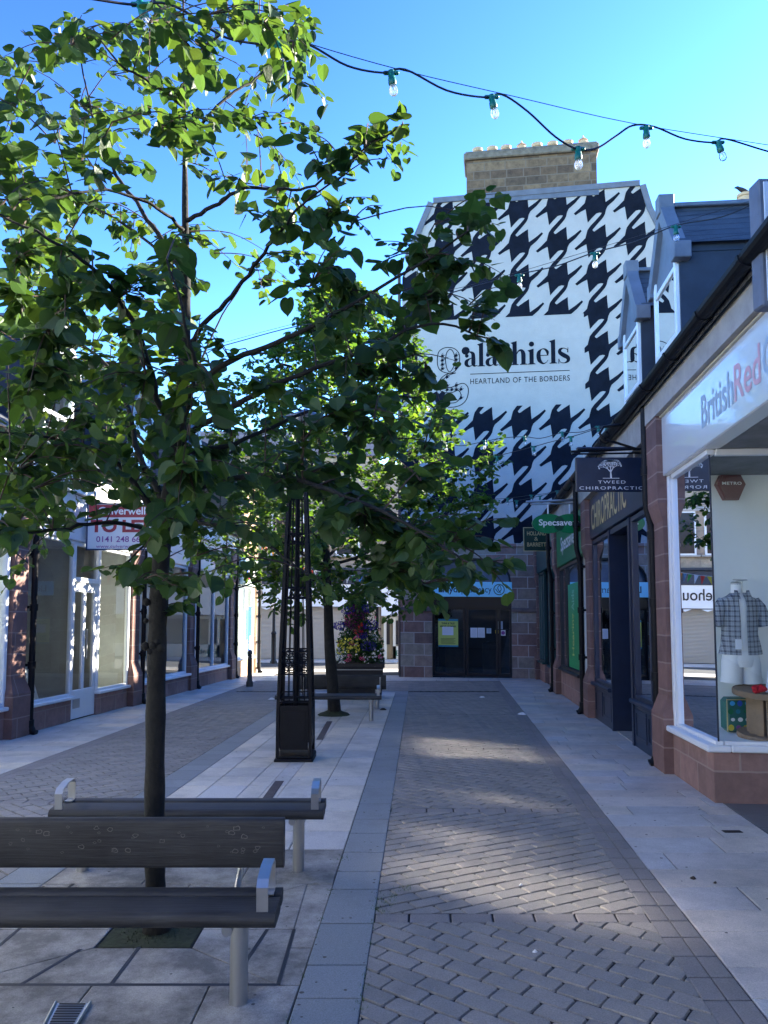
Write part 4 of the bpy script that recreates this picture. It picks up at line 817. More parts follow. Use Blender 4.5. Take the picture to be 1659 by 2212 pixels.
def glyph(c, mb, fn):
    if c == 'l': L_stem(mb, fn, .11, 1.58); return .52
    if c == 'i': L_stem(mb, fn, .11, 1.02); disc(mb, .25, 1.35, .17, fn, .0068); return .52
    if c == 'h':
        L_stem(mb, fn, .11, 1.58); stroke(mb, [(.36,.72,.03),(.5,.93,.045),(.68,.95,.09),(.79,.75,.135),(.80,.4,.135),(.80,0,.135)], fn, .0071)
        poly(mb, [(.56,0),(1.05,0),(1.05,.04),(.97,.07),(.64,.07),(.56,.04)], fn, .0073); return 1.08
    if c == 'a':
        disc(mb, .17, .74, .125, fn, .0065); stroke(mb, [(.08,.78,.03),(.16,.95,.03),(.36,1.0,.04),(.56,.88,.11),(.60,.6,.13),(.60,.2,.13),(.68,.05,.06),(.86,.08,.015)], fn, .0067)
        stroke(mb, [(.56,.60,.02),(.36,.54,.04),(.16,.38,.11),(.14,.18,.12),(.26,.05,.07),(.42,.06,.03),(.58,.2,.02)], fn, .0071); return .86
    if c == 's':
        stroke(mb, [(.66,.72,.012),(.60,.9,.02),(.38,.99,.03),(.17,.90,.09),(.16,.70,.12),(.40,.52,.14),(.64,.36,.13),(.66,.16,.10),(.46,.02,.035),(.2,.06,.02),(.08,.27,.012)], fn, .0067)
        poly(mb, [(.61,.70),(.68,.70),(.68,1.02),(.645,1.02)], fn, .0071); poly(mb, [(.05,.30),(.12,.30),(.09,-.02),(.05,-.02)], fn, .0073); return .80
    if c == 'e':
        stroke(mb, [(.74,.56,.03),(.74,.78,.09),(.58,.97,.055),(.38,.98,.03),(.2,.78,.11),(.17,.5,.135),(.24,.22,.12),(.46,.03,.05),(.66,.1,.02),(.78,.26,.015)], fn, .0067)
        poly(mb, [(.2,.54),(.80,.54),(.80,.59),(.2,.59)], fn, .0071); return .86
s0, zL = ug(1003,793); s1, z1_ = ug(1232,781); slope = (z1_-zL)/(s1-s0); 
adv = {'l':.52,'i':.52,'h':1.08,'a':.86,'s':.80,'e':.86}
word = 'alashiels'; tot = sum(adv[c] for c in word); sc_l = (s1-s0)/tot
x = s0; m = MB()
for c in word:
    fn = lambda a, b, d, x=x: GF(x+a*sc_l, d, zL+.0+b*sc_l)
    glyph(c, m, fn); x += adv[c]*sc_l
m.ob('lettering', 'mural_black', G, fix=False)
sa, za = ug(1016,830); sb, zb2 = ug(1231,826)
m = MB(); text(m, 'HEARTLAND OF THE BORDERS', lambda a, b: GF(sa+a, .006, za+.0+b), sb-sa, .165, 0., 1.12); m.ob('lettering', 'mural_black', G, fix=False)
zz = ug(1120,805)[1]; m = MB(GF); m.box((sa,.0,zz),(sb,.006,zz+.02)); m.ob('lettering_rule', 'mural_black', G)
# the large patterned g with a heart
m = MB(); gx, gy = ug(972,808); S = (s1-s0)/229.*1.0
def gf(a, b, d): return GF(gx+(a-972)*S, d, gy-(b-808)*S)
def ring(P, w_=.9, closed=True):
    C = catmull(P+([P[0]] if closed else []), 6); stroke(m, [(x, y, w_) for x, y in C], gf, .0065, 1)
ring([(944,772),(948,756),(962,748),(980,750),(992,762),(993,782),(985,800),(970,806),(952,800),(945,788)])
ring([(962,776),(965,760),(973,752),(981,762),(983,782),(978,796),(971,803),(965,794)])
disc(m, 1007, 757, 9, gf, .0062); 
ring([(985,806),(966,812),(956,824),(958,836),(975,838),(1000,830),(1012,842),(1008,866),(992,880),(965,882),(948,868),(955,862),(965,872),(985,872),(996,858),(990,846),(975,850),(955,848),(946,836),(950,820),(965,808)])
poly(m, [(936,862),(941,872),(950,880),(956,866),(962,850),(955,845),(948,852),(942,846),(934,850)], gf, .0068)
tm = [((x-720)/787*11.0, (y-400)/748*10.5) for x, y in tile]
def lobes(x, y):
    a = ((x-969)/25)**2+((y-778)/29)**2 < .80 and ((x-972)/11)**2+((y-778)/26)**2 > 1.25
    b = 812 < y < 850 and inpoly(x, y, [(960,812),(950,822),(950,836),(960,845),(1000,842),(1010,850),(1005,838),(990,830),(970,834),(962,826),(968,812)])
    c = inpoly(x, y, [(995,834),(1010,842),(1008,862),(992,876),(980,876),(995,862),(998,848),(990,842)])
    return a or b or c
for i in range(-4, 6):
    for j in range(-4, 12):
        px_, py_ = 945+i*10.2+j*.0, 756+j*9.6
        if lobes(px_, py_): poly(m, [(px_+a*.95, py_+b*.95) for a, b in tm], gf, .0064)
m.ob('patterned_letter', 'mural_black', G, fix=False)
# stone ground storey with arched shop opening
aL, aR = ug(934,1400)[0], ug(1106,1400)[0]; zsp, ztop = ug(1100,1262)[1], ug(1040,1205)[1]; zstr = zb
m = MB(GF); m.box((0,-2.75,-.3),(aL,.06,zstr)); m.box((aR,-2.75,-.3),(sR,.06,zstr))
n = 12; arc = []
for i in range(n+1):
    t = math.pi*i/n; cxm = (aL+aR)/2; arc.append((cxm-(aR-aL)/2*math.copysign(abs(math.cos(t))**.72, math.cos(t)), zsp+(ztop-zsp)*math.sin(t)**.8))
for (a, b), (c, d) in zip(arc, arc[1:]): m.add([(a,.06,b),(c,.06,d),(c,.06,zstr),(a,.06,zstr),(a,-.4,b),(c,-.4,d),(c,-.4,zstr),(a,-.4,zstr)],[(0,1,2,3),(4,5,6,7),(0,1,5,4)])
m.ob('stone_wall', 'quoin_red', G)
m = MB(GF); m.bbox((-.02,-.1,zstr-.04),(sR,.12,zstr+.07),.02); m.ob('string_course', 'quoin_red', G)
zc = ug(900,1318)[1]
mat('conc_brown', (.13,.10,.095), .9, noise=.25, nscale=5)
m = MB(GF); m.bbox((-.03,-.1,zc-.03),(aL,.13,zc+.09),.02); m.bbox((aR,-.1,zc-.03),(sR,.13,zc+.09),.02); m.ob('impost_band', 'conc_brown', G)
m = MB(GF); m.add([(a,-.12,b) for a, b in arc]+[(aR,-.12,zsp-.3),(aL,-.12,zsp-.3)], [tuple(range(n+3))]); m.ob('arch_panel', 'lead', G)
m = MB(GF)
for (a, b), (c, d) in zip(arc, arc[1:]): m.tube([(a,-.02,b-.03),(c,-.02,d-.03)], .05, 6)
m.ob('arch_frame', 'dark_door', G)
# pharmacy sign
zs1, zs0 = ug(1000,1257)[1], ug(1000,1289)[1]
m = MB(GF); m.bbox((aL-.02,-.1,zs0),(aR+.02,.10,zs1),.012); fa = m.ob('fascia', 'sky_blue', G)
m = MB(); sx = ug(948,1280)[0]; ex = ug(996,1280)[0]; text(m, 'Lloyds', lambda a, b: GF(sx+a,.103,zs0+.07+b), ex-sx, .25, .02); m.ob('lettering', 'dark_blue_letter', fa, fix=False)
e2 = ug(1062,1280)[0]; m = MB(); text(m, 'pharmacy', lambda a, b: GF(ex+.02+a,.103,zs0+.07+b), e2-ex-.02, .25); m.ob('lettering', 'dark_blue_letter', fa, fix=False)
ccx = ug(1078,1273)[0]; ccz = (zs0+zs1)/2
m = MB(); stroke(m, [(ccx+.15*math.cos(t*.3927), ccz+.15*math.sin(t*.3927), .012) for t in range(17)], lambda a, b, d: GF(a,d,b), .103)
stroke(m, [(ccx-.1,ccz+.02,.01),(ccx-.02,ccz-.08,.01),(ccx+.06,ccz,.01),(ccx+.02,ccz+.12,.01),(ccx-.04,ccz+.04,.01),(ccx+.04,ccz-.1,.01)], lambda a, b, d: GF(a,d,b), .104); m.ob('emblem', 'green_dark', fa, fix=False)
# dark shop front
zh_ = ug(1000,1312)[1]
m = MB(GF); m.box((aL-.01,-.25,zh_),(aR+.01,-.02,zs0+.1)); m.ob('transom_panel', 'dark_door', G)
b1_, b2_ = ug(1003,1400)[0], ug(1075,1400)[0]
m = MB(GF)
for a in (aL, b1_-.04, b1_+.05, b2_-.05, b2_+.03, aR-.07): m.bbox((a,-.2,.04),(a+.07,-.1,zh_),.006)
for a, b in ((aL+.07,b1_-.04),(b1_+.12,b2_-.05),(b2_+.10,aR-.07)): m.bbox((a,-.2,.04),(b,-.1,.14),.006); m.bbox((a,-.2,zh_-.07),(b,-.1,zh_),.006)
m.bbox((aL,-.24,-.05),(aR,-.05,.04),.006)
fr_ = m.ob('shop_front', 'dark_door', G)
m = MB(GF); m.add([(aL,-.15,.1),(aR,-.15,.1),(aR,-.15,zh_),(aL,-.15,zh_)],[(0,1,2,3)]); m.ob('pane', 'pane_dark', fr_, fix=False)
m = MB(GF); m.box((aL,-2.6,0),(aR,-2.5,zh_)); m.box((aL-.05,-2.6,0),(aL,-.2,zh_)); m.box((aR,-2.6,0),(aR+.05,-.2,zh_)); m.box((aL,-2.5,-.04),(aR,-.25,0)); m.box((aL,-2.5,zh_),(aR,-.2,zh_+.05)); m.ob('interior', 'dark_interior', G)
m = MB(GF); m.bbox((b1_+.5,-1.2,.0),(b1_+1.0,-.9,.9),.02); m.bbox((aL+.3,-1.5,0),(aL+.9,-1.1,1.3),.02); m.ob('counter', 'conc_brown', G)
def plate(root, name, mt, px0, py0, px1, py1, d0, d1=None, label=None):
    s0_, z0_ = ug(px0, py1); s1_, z1__ = ug(px1, py0); m = MB(GF); m.box((s0_,d0,z0_),(s1_,d1 or d0+.012,z1__)); return m.ob(name, mt, root, label=label), (s0_, z0_, s1_, z1__)
po, (a, b, c, d) = plate(G, 'poster', 'yellow_poster', 946,1338,989,1398,-.145)
m = MB(GF); m.box((a,-.13,d-.0),(c,-.128,d-.06)); m.box((a,-.13,b),(c,-.128,b+.05)); m.ob('poster_band', 'teal', po)
m = MB(GF); m.box((a+.12,-.13,b+.42*(d-b)),(c-.14,-.128,b+.72*(d-b))); m.ob('poster_picture', 'paper', po)
m = MB(); text(m, 'THINK & TALK!', lambda p, q: GF(a+.1+p,-.129,d-.16+q), c-a-.2, .06, .03); text(m, 'MEMORIES, WE REMEMBER', lambda p, q: GF(a+.06+p,-.129,d-.25+q), c-a-.12, .06, .03)
for k in range(5): m.add([GF(a+.08,-.129,b+.10+k*.035),GF(c-.08-.05*(k%2),-.129,b+.10+k*.035),GF(c-.08-.05*(k%2),-.129,b+.112+k*.035),GF(a+.08,-.129,b+.112+k*.035)],[(0,1,2,3)])
m.ob('lettering', 'green_sign', po, fix=False)
for r_ in ((1016,1357,1031,1378,'paper'),(1032,1357,1047,1378,'paper'),(1051,1358,1061,1369,'teal_pale'),(1075,1343,1086,1360,'teal_pale'),(1070,1362,1079,1369,'tyellow'),(1082,1362,1092,1374,'letter_white')):
    if 'teal_pale' not in _m: mat('teal_pale', (.40,.52,.60), .5)
    po, (a, b, c, d) = plate(G, 'notice', r_[4], *r_[:4], -.145)
    if r_[4] in ('paper','teal_pale'):
        m = MB()
        for k in range(7): m.add([GF(a+.03,-.131,b+.03+k*.9*(d-b)/8),GF(c-.03,-.131,b+.03+k*.9*(d-b)/8),GF(c-.03,-.131,b+.037+k*.9*(d-b)/8),GF(a+.03,-.131,b+.037+k*.9*(d-b)/8)],[(0,1,2,3)])
        m.ob('notice_lines', 'paper_grey', po, fix=False)
    elif r_[4] == 'letter_white':
        m = MB(); disc(m, (a+c)/2, (b+d)/2, (c-a)*.42, lambda x,y,dd: GF(x,dd,y), -.131); m.ob('notice_disc', 'purple', po, fix=False)
# side wall downpipe at the left arris and roof edge
m = MB(GF); m.tube([(-.06,-.25,0),(-.06,-.25,OUT[3][1])], .05, 8); m.ob('downpipe', 'rust', G)
# chimney
cl, czb = ug(1008,420); cr, _ = ug(1290,402); cz1 = ug(1150,322)[1]; czb = ug(1290,402)[1]
zt = ug(1005,345)[1]; zt2 = ug(1290,325)[1]; ztc = (zt+zt2)/2
m = MB(GF); m.box((cl,-.95,czb-.6),(cr,-.015,ztc-.02)); ch = m.ob('chimney', 'chimney_stone', G)
mat('cap_stone', (.16,.14,.11), .95, noise=.4, nscale=6, bump=.5, bscale=14)
m = MB(GF); m.bbox((cl-.08,-1.03,ztc-.02),(cr+.08,.08,ztc+.20),.03); m.bbox((cl-.03,-.98,ztc+.20),(cr+.03,.03,ztc+.26),.02); m.ob('chimney_cap', 'cap_stone', ch)
m = MB(GF); m.box((cl-.04,-.3,czb-.28),(cr+.04,.03,czb-.0)); m.ob('chimney_flashing', 'lead', ch)
for k, px_ in enumerate((1031,1063,1094,1128,1162,1196,1230,1264)):
    s_ = ug(px_,320)[0]; m = MB()
    pr = [(.15,0),(.135,.22),(.16,.24),(.165,.34),(.135,.345),(.12,.30)]
    if k in (3,7): pr = [(.15,0),(.14,.16),(.2,.18),(.2,.22),(.12,.25),(.12,.32),(.15,.34),(.03,.44),(.02,.5)]
    m.lathe([(r, z) for r, z in pr], GF(s_,-.45,ztc+.24), 12); m.ob('chimney_pot', 'terracotta', ch, smooth=True)
# pointed back roofs so the building closes behind
m = MB(GF); zt_ = OUT[5][1]; m.add([(.1,-2.7,OUT[2][1]),(sR-.1,-2.7,OUT[2][1]),(sR-.8,-.3,zt_),(.9,-.3,zt_)],[(0,1,2,3)]); m.ob('roof', 'slates_x', G)

# ------------------------------------------------------------------ buildings across the far street
FB = thing('sandstone_building', 'sandstone block across the far street with grey roller shutters and a white shop sign', 'building', (-4,33.5,gz(33.5)))
zg = gz(33.5)
def fz(dy, Y=33.4): return U(829,dy,Y).z
def fx_(dx, Y=33.4): return U(dx,1300,Y).x
xa, xb = -13, fx_(818)
m = MB(); m.box((xa,33.5,fz(1250)),(xb+.0,41,fz(985))); m.box((xa,33.5,zg-.3),(fx_(470),41,fz(1250))); m.ob('wall', 'far_stone', FB)
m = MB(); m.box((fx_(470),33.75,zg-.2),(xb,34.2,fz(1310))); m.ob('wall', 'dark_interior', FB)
m = MB(); n = 40; x0_, x1_ = fx_(475), fx_(812); zt_ = fz(1312); prof = []
for i in range(n):
    z0_ = zg+(zt_-zg)*i/n; z1__ = zg+(zt_-zg)*(i+1)/n; prof += [(33.66,z0_),(33.62,z0_+.3*(z1__-z0_)),(33.62,z0_+.8*(z1__-z0_))]
prof += [(33.66,zt_),(33.72,zt_),(33.72,zg)]
m.prism(prof, x0_, x1_, 0); m.ob('roller_shutter', 'shutter', FB)
m = MB(); m.box((fx_(475),33.3,fz(1310)),(xb+.1,33.75,fz(1262))); fa = m.ob('fascia', 'white_paint', FB)
m = MB(); k = 0; xx = fx_(478)
while xx < xb: m.add([(xx,33.29,fz(1312)),(xx+.5,33.29,fz(1312)),(xx+.25,33.29,fz(1317))],[(0,1,2)]); xx += .9
m.ob('awning_fringe', 'white_paint', fa, fix=False)
m = MB(); stroke(m, [(fx_(551)+.34*math.cos(t*.3927), fz(1285)+.34*math.sin(t*.3927), .035) for t in range(17)], lambda a,b,d: (a,33.29,b), 0); disc(m, fx_(551), fz(1285), .2, lambda a,b,d:(a,33.285,b), 0)
text(m, 'Bakehouse', lambda a, b: (fx_(655)+a,33.29,fz(1294)+b), 2.6, .5, .01); m.ob('lettering', 'black_plastic', fa, fix=False)
m = MB(); m.bbox((xa,33.25,fz(1262)),(xb+.1,33.6,fz(1232)),.02); m.bbox((xa,33.15,fz(1232)),(xb+.15,33.6,fz(1226)),.02); m.ob('cornice', 'dark_lead', FB)
for px_ in (610,680,750):
    f = MB(); x_ = fx_(px_); f.box((x_-.55,33.4,fz(1200)),(x_+.55,33.5,fz(1110))); wn = f.ob('window', 'white_paint', FB)
    f = MB(); f.add([(x_-.47,33.39,fz(1197)),(x_+.47,33.39,fz(1197)),(x_+.47,33.39,fz(1113)),(x_-.47,33.39,fz(1113))],[(0,1,2,3)]); f.ob('pane', 'dark_door', wn, fix=False)
    f = MB(); f.bbox((x_-.75,33.35,fz(1110)),(x_+.75,33.5,fz(1102)),.02); f.bbox((x_-.7,33.33,fz(1204)),(x_+.7,33.5,fz(1200)),.02); f.ob('window_surround', 'conc', wn)
m = MB(); m.add([(xa,33.3,fz(985)),(xb,33.3,fz(985)),(xb,37,fz(900)),(xa,37,fz(900)),(xb,41,fz(985)),(xa,41,fz(985))],[(0,1,2,3),(3,2,4,5),(1,4,2),(0,3,5)]); m.ob('roof', 'slates_x', FB)
FC = thing('shop_building', 'shop with pale timber front and glazed door across the far street beside the mural gable', 'shop', (fx_(845),33.5,zg))
m = MB(); m.box((xb+.01,33.8,zg-.3),(9,40,fz(1000))); m.ob('wall', 'far_stone', FC)
m = MB(); m.box((xb+.12,33.3,fz(1330)),(9,33.8,fz(1270))); m.ob('fascia', 'white_paint', FC) 
mat('ochre', (.30,.25,.15), .6)
m = MB(); m.box((xb+.12,33.74,zg),(9,33.79,fz(1330))); m.ob('shop_front', 'ochre', FC)
m = MB()
for px_ in (829,849,868): x_ = fx_(px_); m.box((x_,33.6,zg),(x_+.14,33.74,fz(1332)))
m.box((fx_(829),33.62,fz(1340)),(9,33.74,fz(1332))); m.box((fx_(849),33.6,fz(1435)),(9,33.7,fz(1397))); m.ob('timber_frame', 'cream', FC)
m = MB(); m.box((fx_(855),33.58,fz(1393)),(fx_(865),33.6,fz(1342))); m.box((fx_(835),33.58,fz(1393)),(fx_(842),33.6,fz(1342))); m.ob('door_glass', 'dark_door', FC)
m = MB(); text(m, 'Edinburgh', lambda a, b: (fx_(855)+a,33.59,fz(1421)+b), 1.6, .3, .01); m.ob('lettering', 'green_dark', FC, fix=False)

# chimney beyond the right roofs with a bird
c_ = U(1612,432,13.5)
RC = thing('stone_chimney', 'small stone chimney stack with one buff pot behind the slate dormer roof', 'chimney', (c_.x,c_.y,c_.z-3))
m = MB(); m.prism([(c_.x-.24,c_.z-3),(c_.x+1.4,c_.z-3),(c_.x+1.4,c_.z+.02),(c_.x-.10,c_.z+.02),(c_.x-.24,c_.z-.12)], c_.y, c_.y+.8, 1); m.ob('stack', 'chimney_stone', RC)
m = MB(); m.lathe([(.13,0),(.12,.2),(.14,.21),(.14,.26),(.11,.26)], (c_.x+.12,c_.y+.3,c_.z), 12); m.ob('chimney_pot', 'terracotta', RC, smooth=True)
m = MB(); m.lathe([(.13,0),(.12,.2),(.14,.21),(.14,.26),(.11,.26)], (c_.x+.55,c_.y+.3,c_.z), 12); m.ob('chimney_pot', 'terracotta', RC, smooth=True)
bd = MB(); B0 = Vector((c_.x+.10,c_.y+.3,c_.z+.262))
pts = [(.17,.0,.045,.008),(.10,0,.05,.022),(.03,0,.075,.042),(-.04,0,.10,.045),(-.085,0,.125,.032),(-.115,0,.14,.030),(-.145,0,.138,.018),(-.18,0,.128,.003)]
bd.tube([B0+Vector(p[:3]) for p in pts], [p[3] for p in pts], 10)
for s in (-.015,.015): bd.tube([B0+Vector((-.03,s,0)), B0+Vector((-.03,s,.08))], .005, 5)
tag(bd.ob('bird', 'bird', smooth=True, off=B0), 'small black bird perched on the buff chimney pot at upper right', 'bird')

# ------------------------------------------------------------------ projecting signs (hang across the pavement, facing along the street)
def fplane(dx0, dy0, dx1, dy1, Y):     # rectangle under a pixel box at depth Y -> x0,x1,z0,z1
    a = U(dx0, dy1, Y); b = U(dx1, dy0, Y); return a.x, b.x, a.z, b.z
def signboard(name, label, Y, box, bmat, th=.05, frame=None):
    x0, x1, z0, z1 = fplane(*box, Y); t = thing(name, label, 'sign', (x1, Y, z0))
    m = MB(); m.bbox((x0,Y,z0),(x1,Y+th,z1),.006); b = m.ob('board', bmat, t)
    if frame:
        m = MB(); w_ = .018
        for a, c in (((x0,z0),(x1,z0+w_)),((x0,z1-w_),(x1,z1)),((x0,z0+w_),(x0+w_,z1-w_)),((x1-w_,z0+w_),(x1,z1-w_))): m.box((a[0],Y-.006,a[1]),(c[0],Y+.002,c[1]))
        m.ob('border', frame, b)
    return t, b, x0, x1, z0, z1
def ftext(root, t, x0, x1, z0, h, Y, mt, bold=0., sp=1.):
    m = MB(); text(m, t, lambda a, b: (x0+a, Y, z0+b), x1-x0, h, bold, sp); return m.ob('lettering', mt, root, fix=False)
YT = 8.95
t, b, x0, x1, z0, z1 = signboard('projecting_sign', 'navy hanging sign with a white tree emblem above the navy shopfront', YT, (1245,988,1391,1062), 'navy')
W_, H_ = x1-x0, z1-z0
ftext(b, 'TWEED', x0+W_*.32, x0+W_*.72, z0+H_*.235, H_*.085, YT-.004, 'letter_white', 0, 1.25); ftext(b, 'CHIROPRACTIC', x0+W_*.045, x0+W_*.975, z0+H_*.06, H_*.09, YT-.004, 'letter_white', 0, 1.25)
m = MB(); cx_, base = x0+W_*.51, z0+H_*.39; rnd = random.Random(3)
m.box((cx_-W_*.12,YT-.004,base-.003),(cx_+W_*.12,YT-.001,base+.003))
def tw(x, z, a, l, w_, dep):
    x2, z2 = x+math.cos(a)*l, z+math.sin(a)*l*.9; n = (-math.sin(a)*w_, math.cos(a)*w_)
    m.add([(x-n[0],YT-.004,z-n[1]),(x+n[0],YT-.004,z+n[1]),(x2+n[0]*.6,YT-.004,z2+n[1]*.6),(x2-n[0]*.6,YT-.004,z2-n[1]*.6)],[(0,1,2,3)])
    if dep == 0:
        m.add([(x2+.008*math.cos(t_*1.05),YT-.0045,z2+.008*math.sin(t_*1.05)) for t_ in range(6)],[tuple(range(6))]); return
    for s in (-1,0,1) if dep > 2 else (-1,1): tw(x2, z2, a*.75+1.57*.25+s*rnd.uniform(.45,.75) if dep > 2 else a+s*rnd.uniform(.3,.6), l*rnd.uniform(.62,.8), w_*.62, dep-1)
tw(cx_, base, 1.6, .085, .012, 5); m.ob('tree_emblem', 'letter_white', b, fix=False)
m = MB(); m.tube([(x0-.05,YT+.03,z1+.075),(x1+.06,YT+.03,z1+.115)], .016, 8); m.tube([(x0-.04,YT+.03,z1+.045),(x1+.04,YT+.03,z1+.06)], .011, 8); m.ob('bracket', 'black_iron', t)
m = MB(); m.bbox((x0+.02,YT+.0,z1+.10),(x1-.0,YT+.07,z1+.13),.01); m.ob('sign_light', 'navy', t)
for xx in (x0+W_*.13, x1-W_*.13): m = MB(); m.tube([(xx,YT+.03,z1-.005),(xx,YT+.03,z1+.05)], .006, 6); m.ob('hook', 'dull_steel', t)
YS = 13.35
x0, x1, z0, z1 = fplane(1150,1110,1266,1152,YS)
t = thing('projecting_sign', 'green hanging sign of two overlapping ovals with white lettering', 'sign', (x1,YS,z0))
for k, cxx in enumerate((x0+(x1-x0)*.30, x0+(x1-x0)*.70)):
    rx, rz = (x1-x0)*.30, (z1-z0)/2; n = 28; P = [(cxx+rx*math.cos(6.2832*i/n), (z0+z1)/2+rz*math.sin(6.2832*i/n)) for i in range(n)]
    m = MB(); m.prism(P, YS-.003*k, YS+.05-.003*k, 1); m.ob('oval_panel', 'green', t)
m = MB(); cxm = (x0+x1)/2; hh = (z1-z0)*.38; P = [(cxm-(x1-x0)*.10*math.cos(a), (z0+z1)/2+hh*math.sin(a)) for a in [i*math.pi/6-math.pi/2 for i in range(7)]]+[(cxm+(x1-x0)*.10*math.cos(a), (z0+z1)/2+hh*math.sin(a)) for a in [math.pi/2-i*math.pi/6 for i in range(1,6)]]
m.prism(P, YS-.006, YS, 1); m.ob('overlap_panel', 'green_dark', t)
ftext(t, 'Specsavers', x0+(x1-x0)*.12, x0+(x1-x0)*.87, z0+(z1-z0)*.30, (z1-z0)*.42, YS-.010, 'letter_white', .02)
m = MB(); m.tube([(x0-.1,YS+.03,z1+.22),(x1+.05,YS+.03,z1+.26)], .022, 8); m.tube([(x0-.02,YS+.03,z1+.18),(x1+.05,YS+.03,z1+.19)], .014, 8); m.ob('bracket', 'dull_steel', t)
for xx in (x0+.30*(x1-x0), x0+.70*(x1-x0)): m = MB(); m.box((xx-.012,YS+.02,z1-.01),(xx+.012,YS+.035,z1+.2)); m.ob('hanger', 'white_paint', t)
YH = 17.9
t, b, x0, x1, z0, z1 = signboard('projecting_sign', 'dark green square sign with gold capital lettering and gold edge, lowest of the hanging signs', YH, (1131,1139,1186,1191), 'green_sign', frame='gold')
W_, H_ = x1-x0, z1-z0
ftext(b, 'HOLLAND', x0+W_*.14, x0+W_*.88, z0+H_*.66, H_*.17, YH-.004, 'gold', .02); ftext(b, '&', x0+W_*.42, x0+W_*.57, z0+H_*.44, H_*.16, YH-.004, 'gold', .01); ftext(b, 'BARRETT', x0+W_*.14, x0+W_*.88, z0+H_*.2, H_*.17, YH-.004, 'gold', .02)
m = MB(); m.tube([(x1,YH+.03,z1-.05),(x1+.5,YH+.03,z1-.05)], .02, 8); m.tube([(x1,YH+.03,z0+.05),(x1+.5,YH+.03,z0+.05)], .015, 8); m.ob('bracket', 'black_iron', t)
# alarm box under it
c = U(1188,1160,17.6); m = MB(); m.bbox((c.x-.02,17.5,c.z-.12),(c.x+.16,17.75,c.z+.12),.02); m.ob('alarm_box', 'cream', R4)
# light box projecting at the extreme right
YB = 4.9; x0, x1, z0, z1 = fplane(1648,384,1760,660,YB)
t = thing('light_box_sign', 'pale projecting light box sign cut off by the right edge of the photo', 'sign', (x1,YB,z0))
m = MB(); m.bbox((x0,YB,z0),(x1,YB+.14,z1),.012); b = m.ob('box', 'lead_light', t)
m = MB(); m.bbox((x0+.03,YB-.012,z0+.03),(x1-.03,YB-.002,z1-.03),.004); m.ob('face', 'white_gloss', b)
# to-let board on the left terrace
YL = 12.45; x0, x1, z0, z1 = fplane(187,1088,335,1187,YL)
t = thing('letting_board', 'red and white letting board fixed above the white shop door on the left', 'sign', (x0,YL,z0))
m = MB(); m.bbox((x0,YL,z0),(x1,YL+.05,z1),.006); b = m.ob('board', 'white_paint', t)
H_ = z1-z0; W_ = x1-x0
m = MB(); m.box((x0+.02,YL-.004,z0+H_*.70),(x1-.02,YL-.0,z1-.02)); m.ob('red_band', 'maroon', b)
m = MB()
for a, c in (((x0-.012,z0-.012),(x1,z0+.012)),((x0-.012,z1-.012),(x1,z1+.012)),((x0-.012,z0),(x0+.012,z1))): m.box((a[0],YL-.008,a[1]),(c[0],YL+.06,c[1]))
m.ob('border', 'dark_blue_letter', b)
ftext(b, 'Culverwell', x0+W_*.16, x0+W_*.86, z0+H_*.76, H_*.17, YL-.008, 'letter_white', .02); ftext(b, 'TO LET', x0+W_*.05, x0+W_*.95, z0+H_*.37, H_*.28, YL-.004, 'maroon', .045)
ftext(b, '0141 248 6611', x0+W_*.14, x0+W_*.90, z0+H_*.16, H_*.13, YL-.004, 'purple', .01); ftext(b, 'www.culverwell.co.uk', x0+W_*.14, x0+W_*.92, z0+H_*.035, H_*.07, YL-.004, 'purple', 0)
m = MB(); m.tube([(x0,YL+.08,(z0+z1)/2),(x0-.6,YL+.08,(z0+z1)/2)], .02, 8); m.ob('bracket', 'black_iron', t)

# ------------------------------------------------------------------ inside the charity shop window
def in_win(dx, dy, Y): return U(dx, dy, Y)
YM = 7.55; top = in_win(1598,1262,YM); hip = in_win(1600,1410,YM); sc_ = (top.z-hip.z)
t = thing('mannequin', 'headless white mannequin torso in an open checked shirt and white shorts in the shop window', 'mannequin', (hip.x, YM, hip.z-.35))
cx = (top.x+hip.x)/2-.01
def body(mb, rings, n=16, c0=(0,0)):
    vs = []; k = len(rings)
    for x, z, rx, ry, yo in rings:
        for i in range(n): a = 6.2832*i/n; vs.append((cx+x+rx*math.cos(a), YM+yo+ry*math.sin(a), z))
    mb.add(vs, [(i*n+j, i*n+(j+1)%n, (i+1)*n+(j+1)%n, (i+1)*n+j) for i in range(k-1) for j in range(n)]+[tuple(range(n)), tuple(range((k-1)*n, k*n))])
zt = top.z
m = MB(); body(m, [(-.02,zt,.05,.05,0),(-.02,zt-.08,.055,.055,0),(0,zt-.12,.08,.06,0),(0,zt-.15,.17,.085,0),(0,zt-.22,.185,.10,0),(0,zt-.35,.165,.10,0),(0,zt-.50,.145,.09,0),(0,zt-.62,.16,.10,0),(0,zt-.72,.175,.11,0)]); m.ob('torso', 'skin_white', t, smooth=True)
m = MB(); n = 15
def shell(mb, rings, a0, a1, n=14):
    vs = []
    for x, z, rx, ry in rings:
        for i in range(n+1): a = a0+(a1-a0)*i/n; f = 1+.03*math.sin(a*7+z*20); vs.append((cx+x+rx*f*math.cos(a), YM+ry*f*math.sin(a), z))
    mb.add(vs, [(i*(n+1)+j, i*(n+1)+j+1, (i+1)*(n+1)+j+1, (i+1)*(n+1)+j) for i in range(len(rings)-1) for j in range(n)])
rg = [(0,zt-.085,.075,.07),(0,zt-.12,.12,.08),(0,zt-.15,.19,.10),(0,zt-.22,.20,.115),(0,zt-.35,.185,.12),(0,zt-.5,.18,.115),(0,zt-.62,.20,.12),(0,zt-.70,.215,.125)]
shell(m, rg, R(-84), R(257)); 
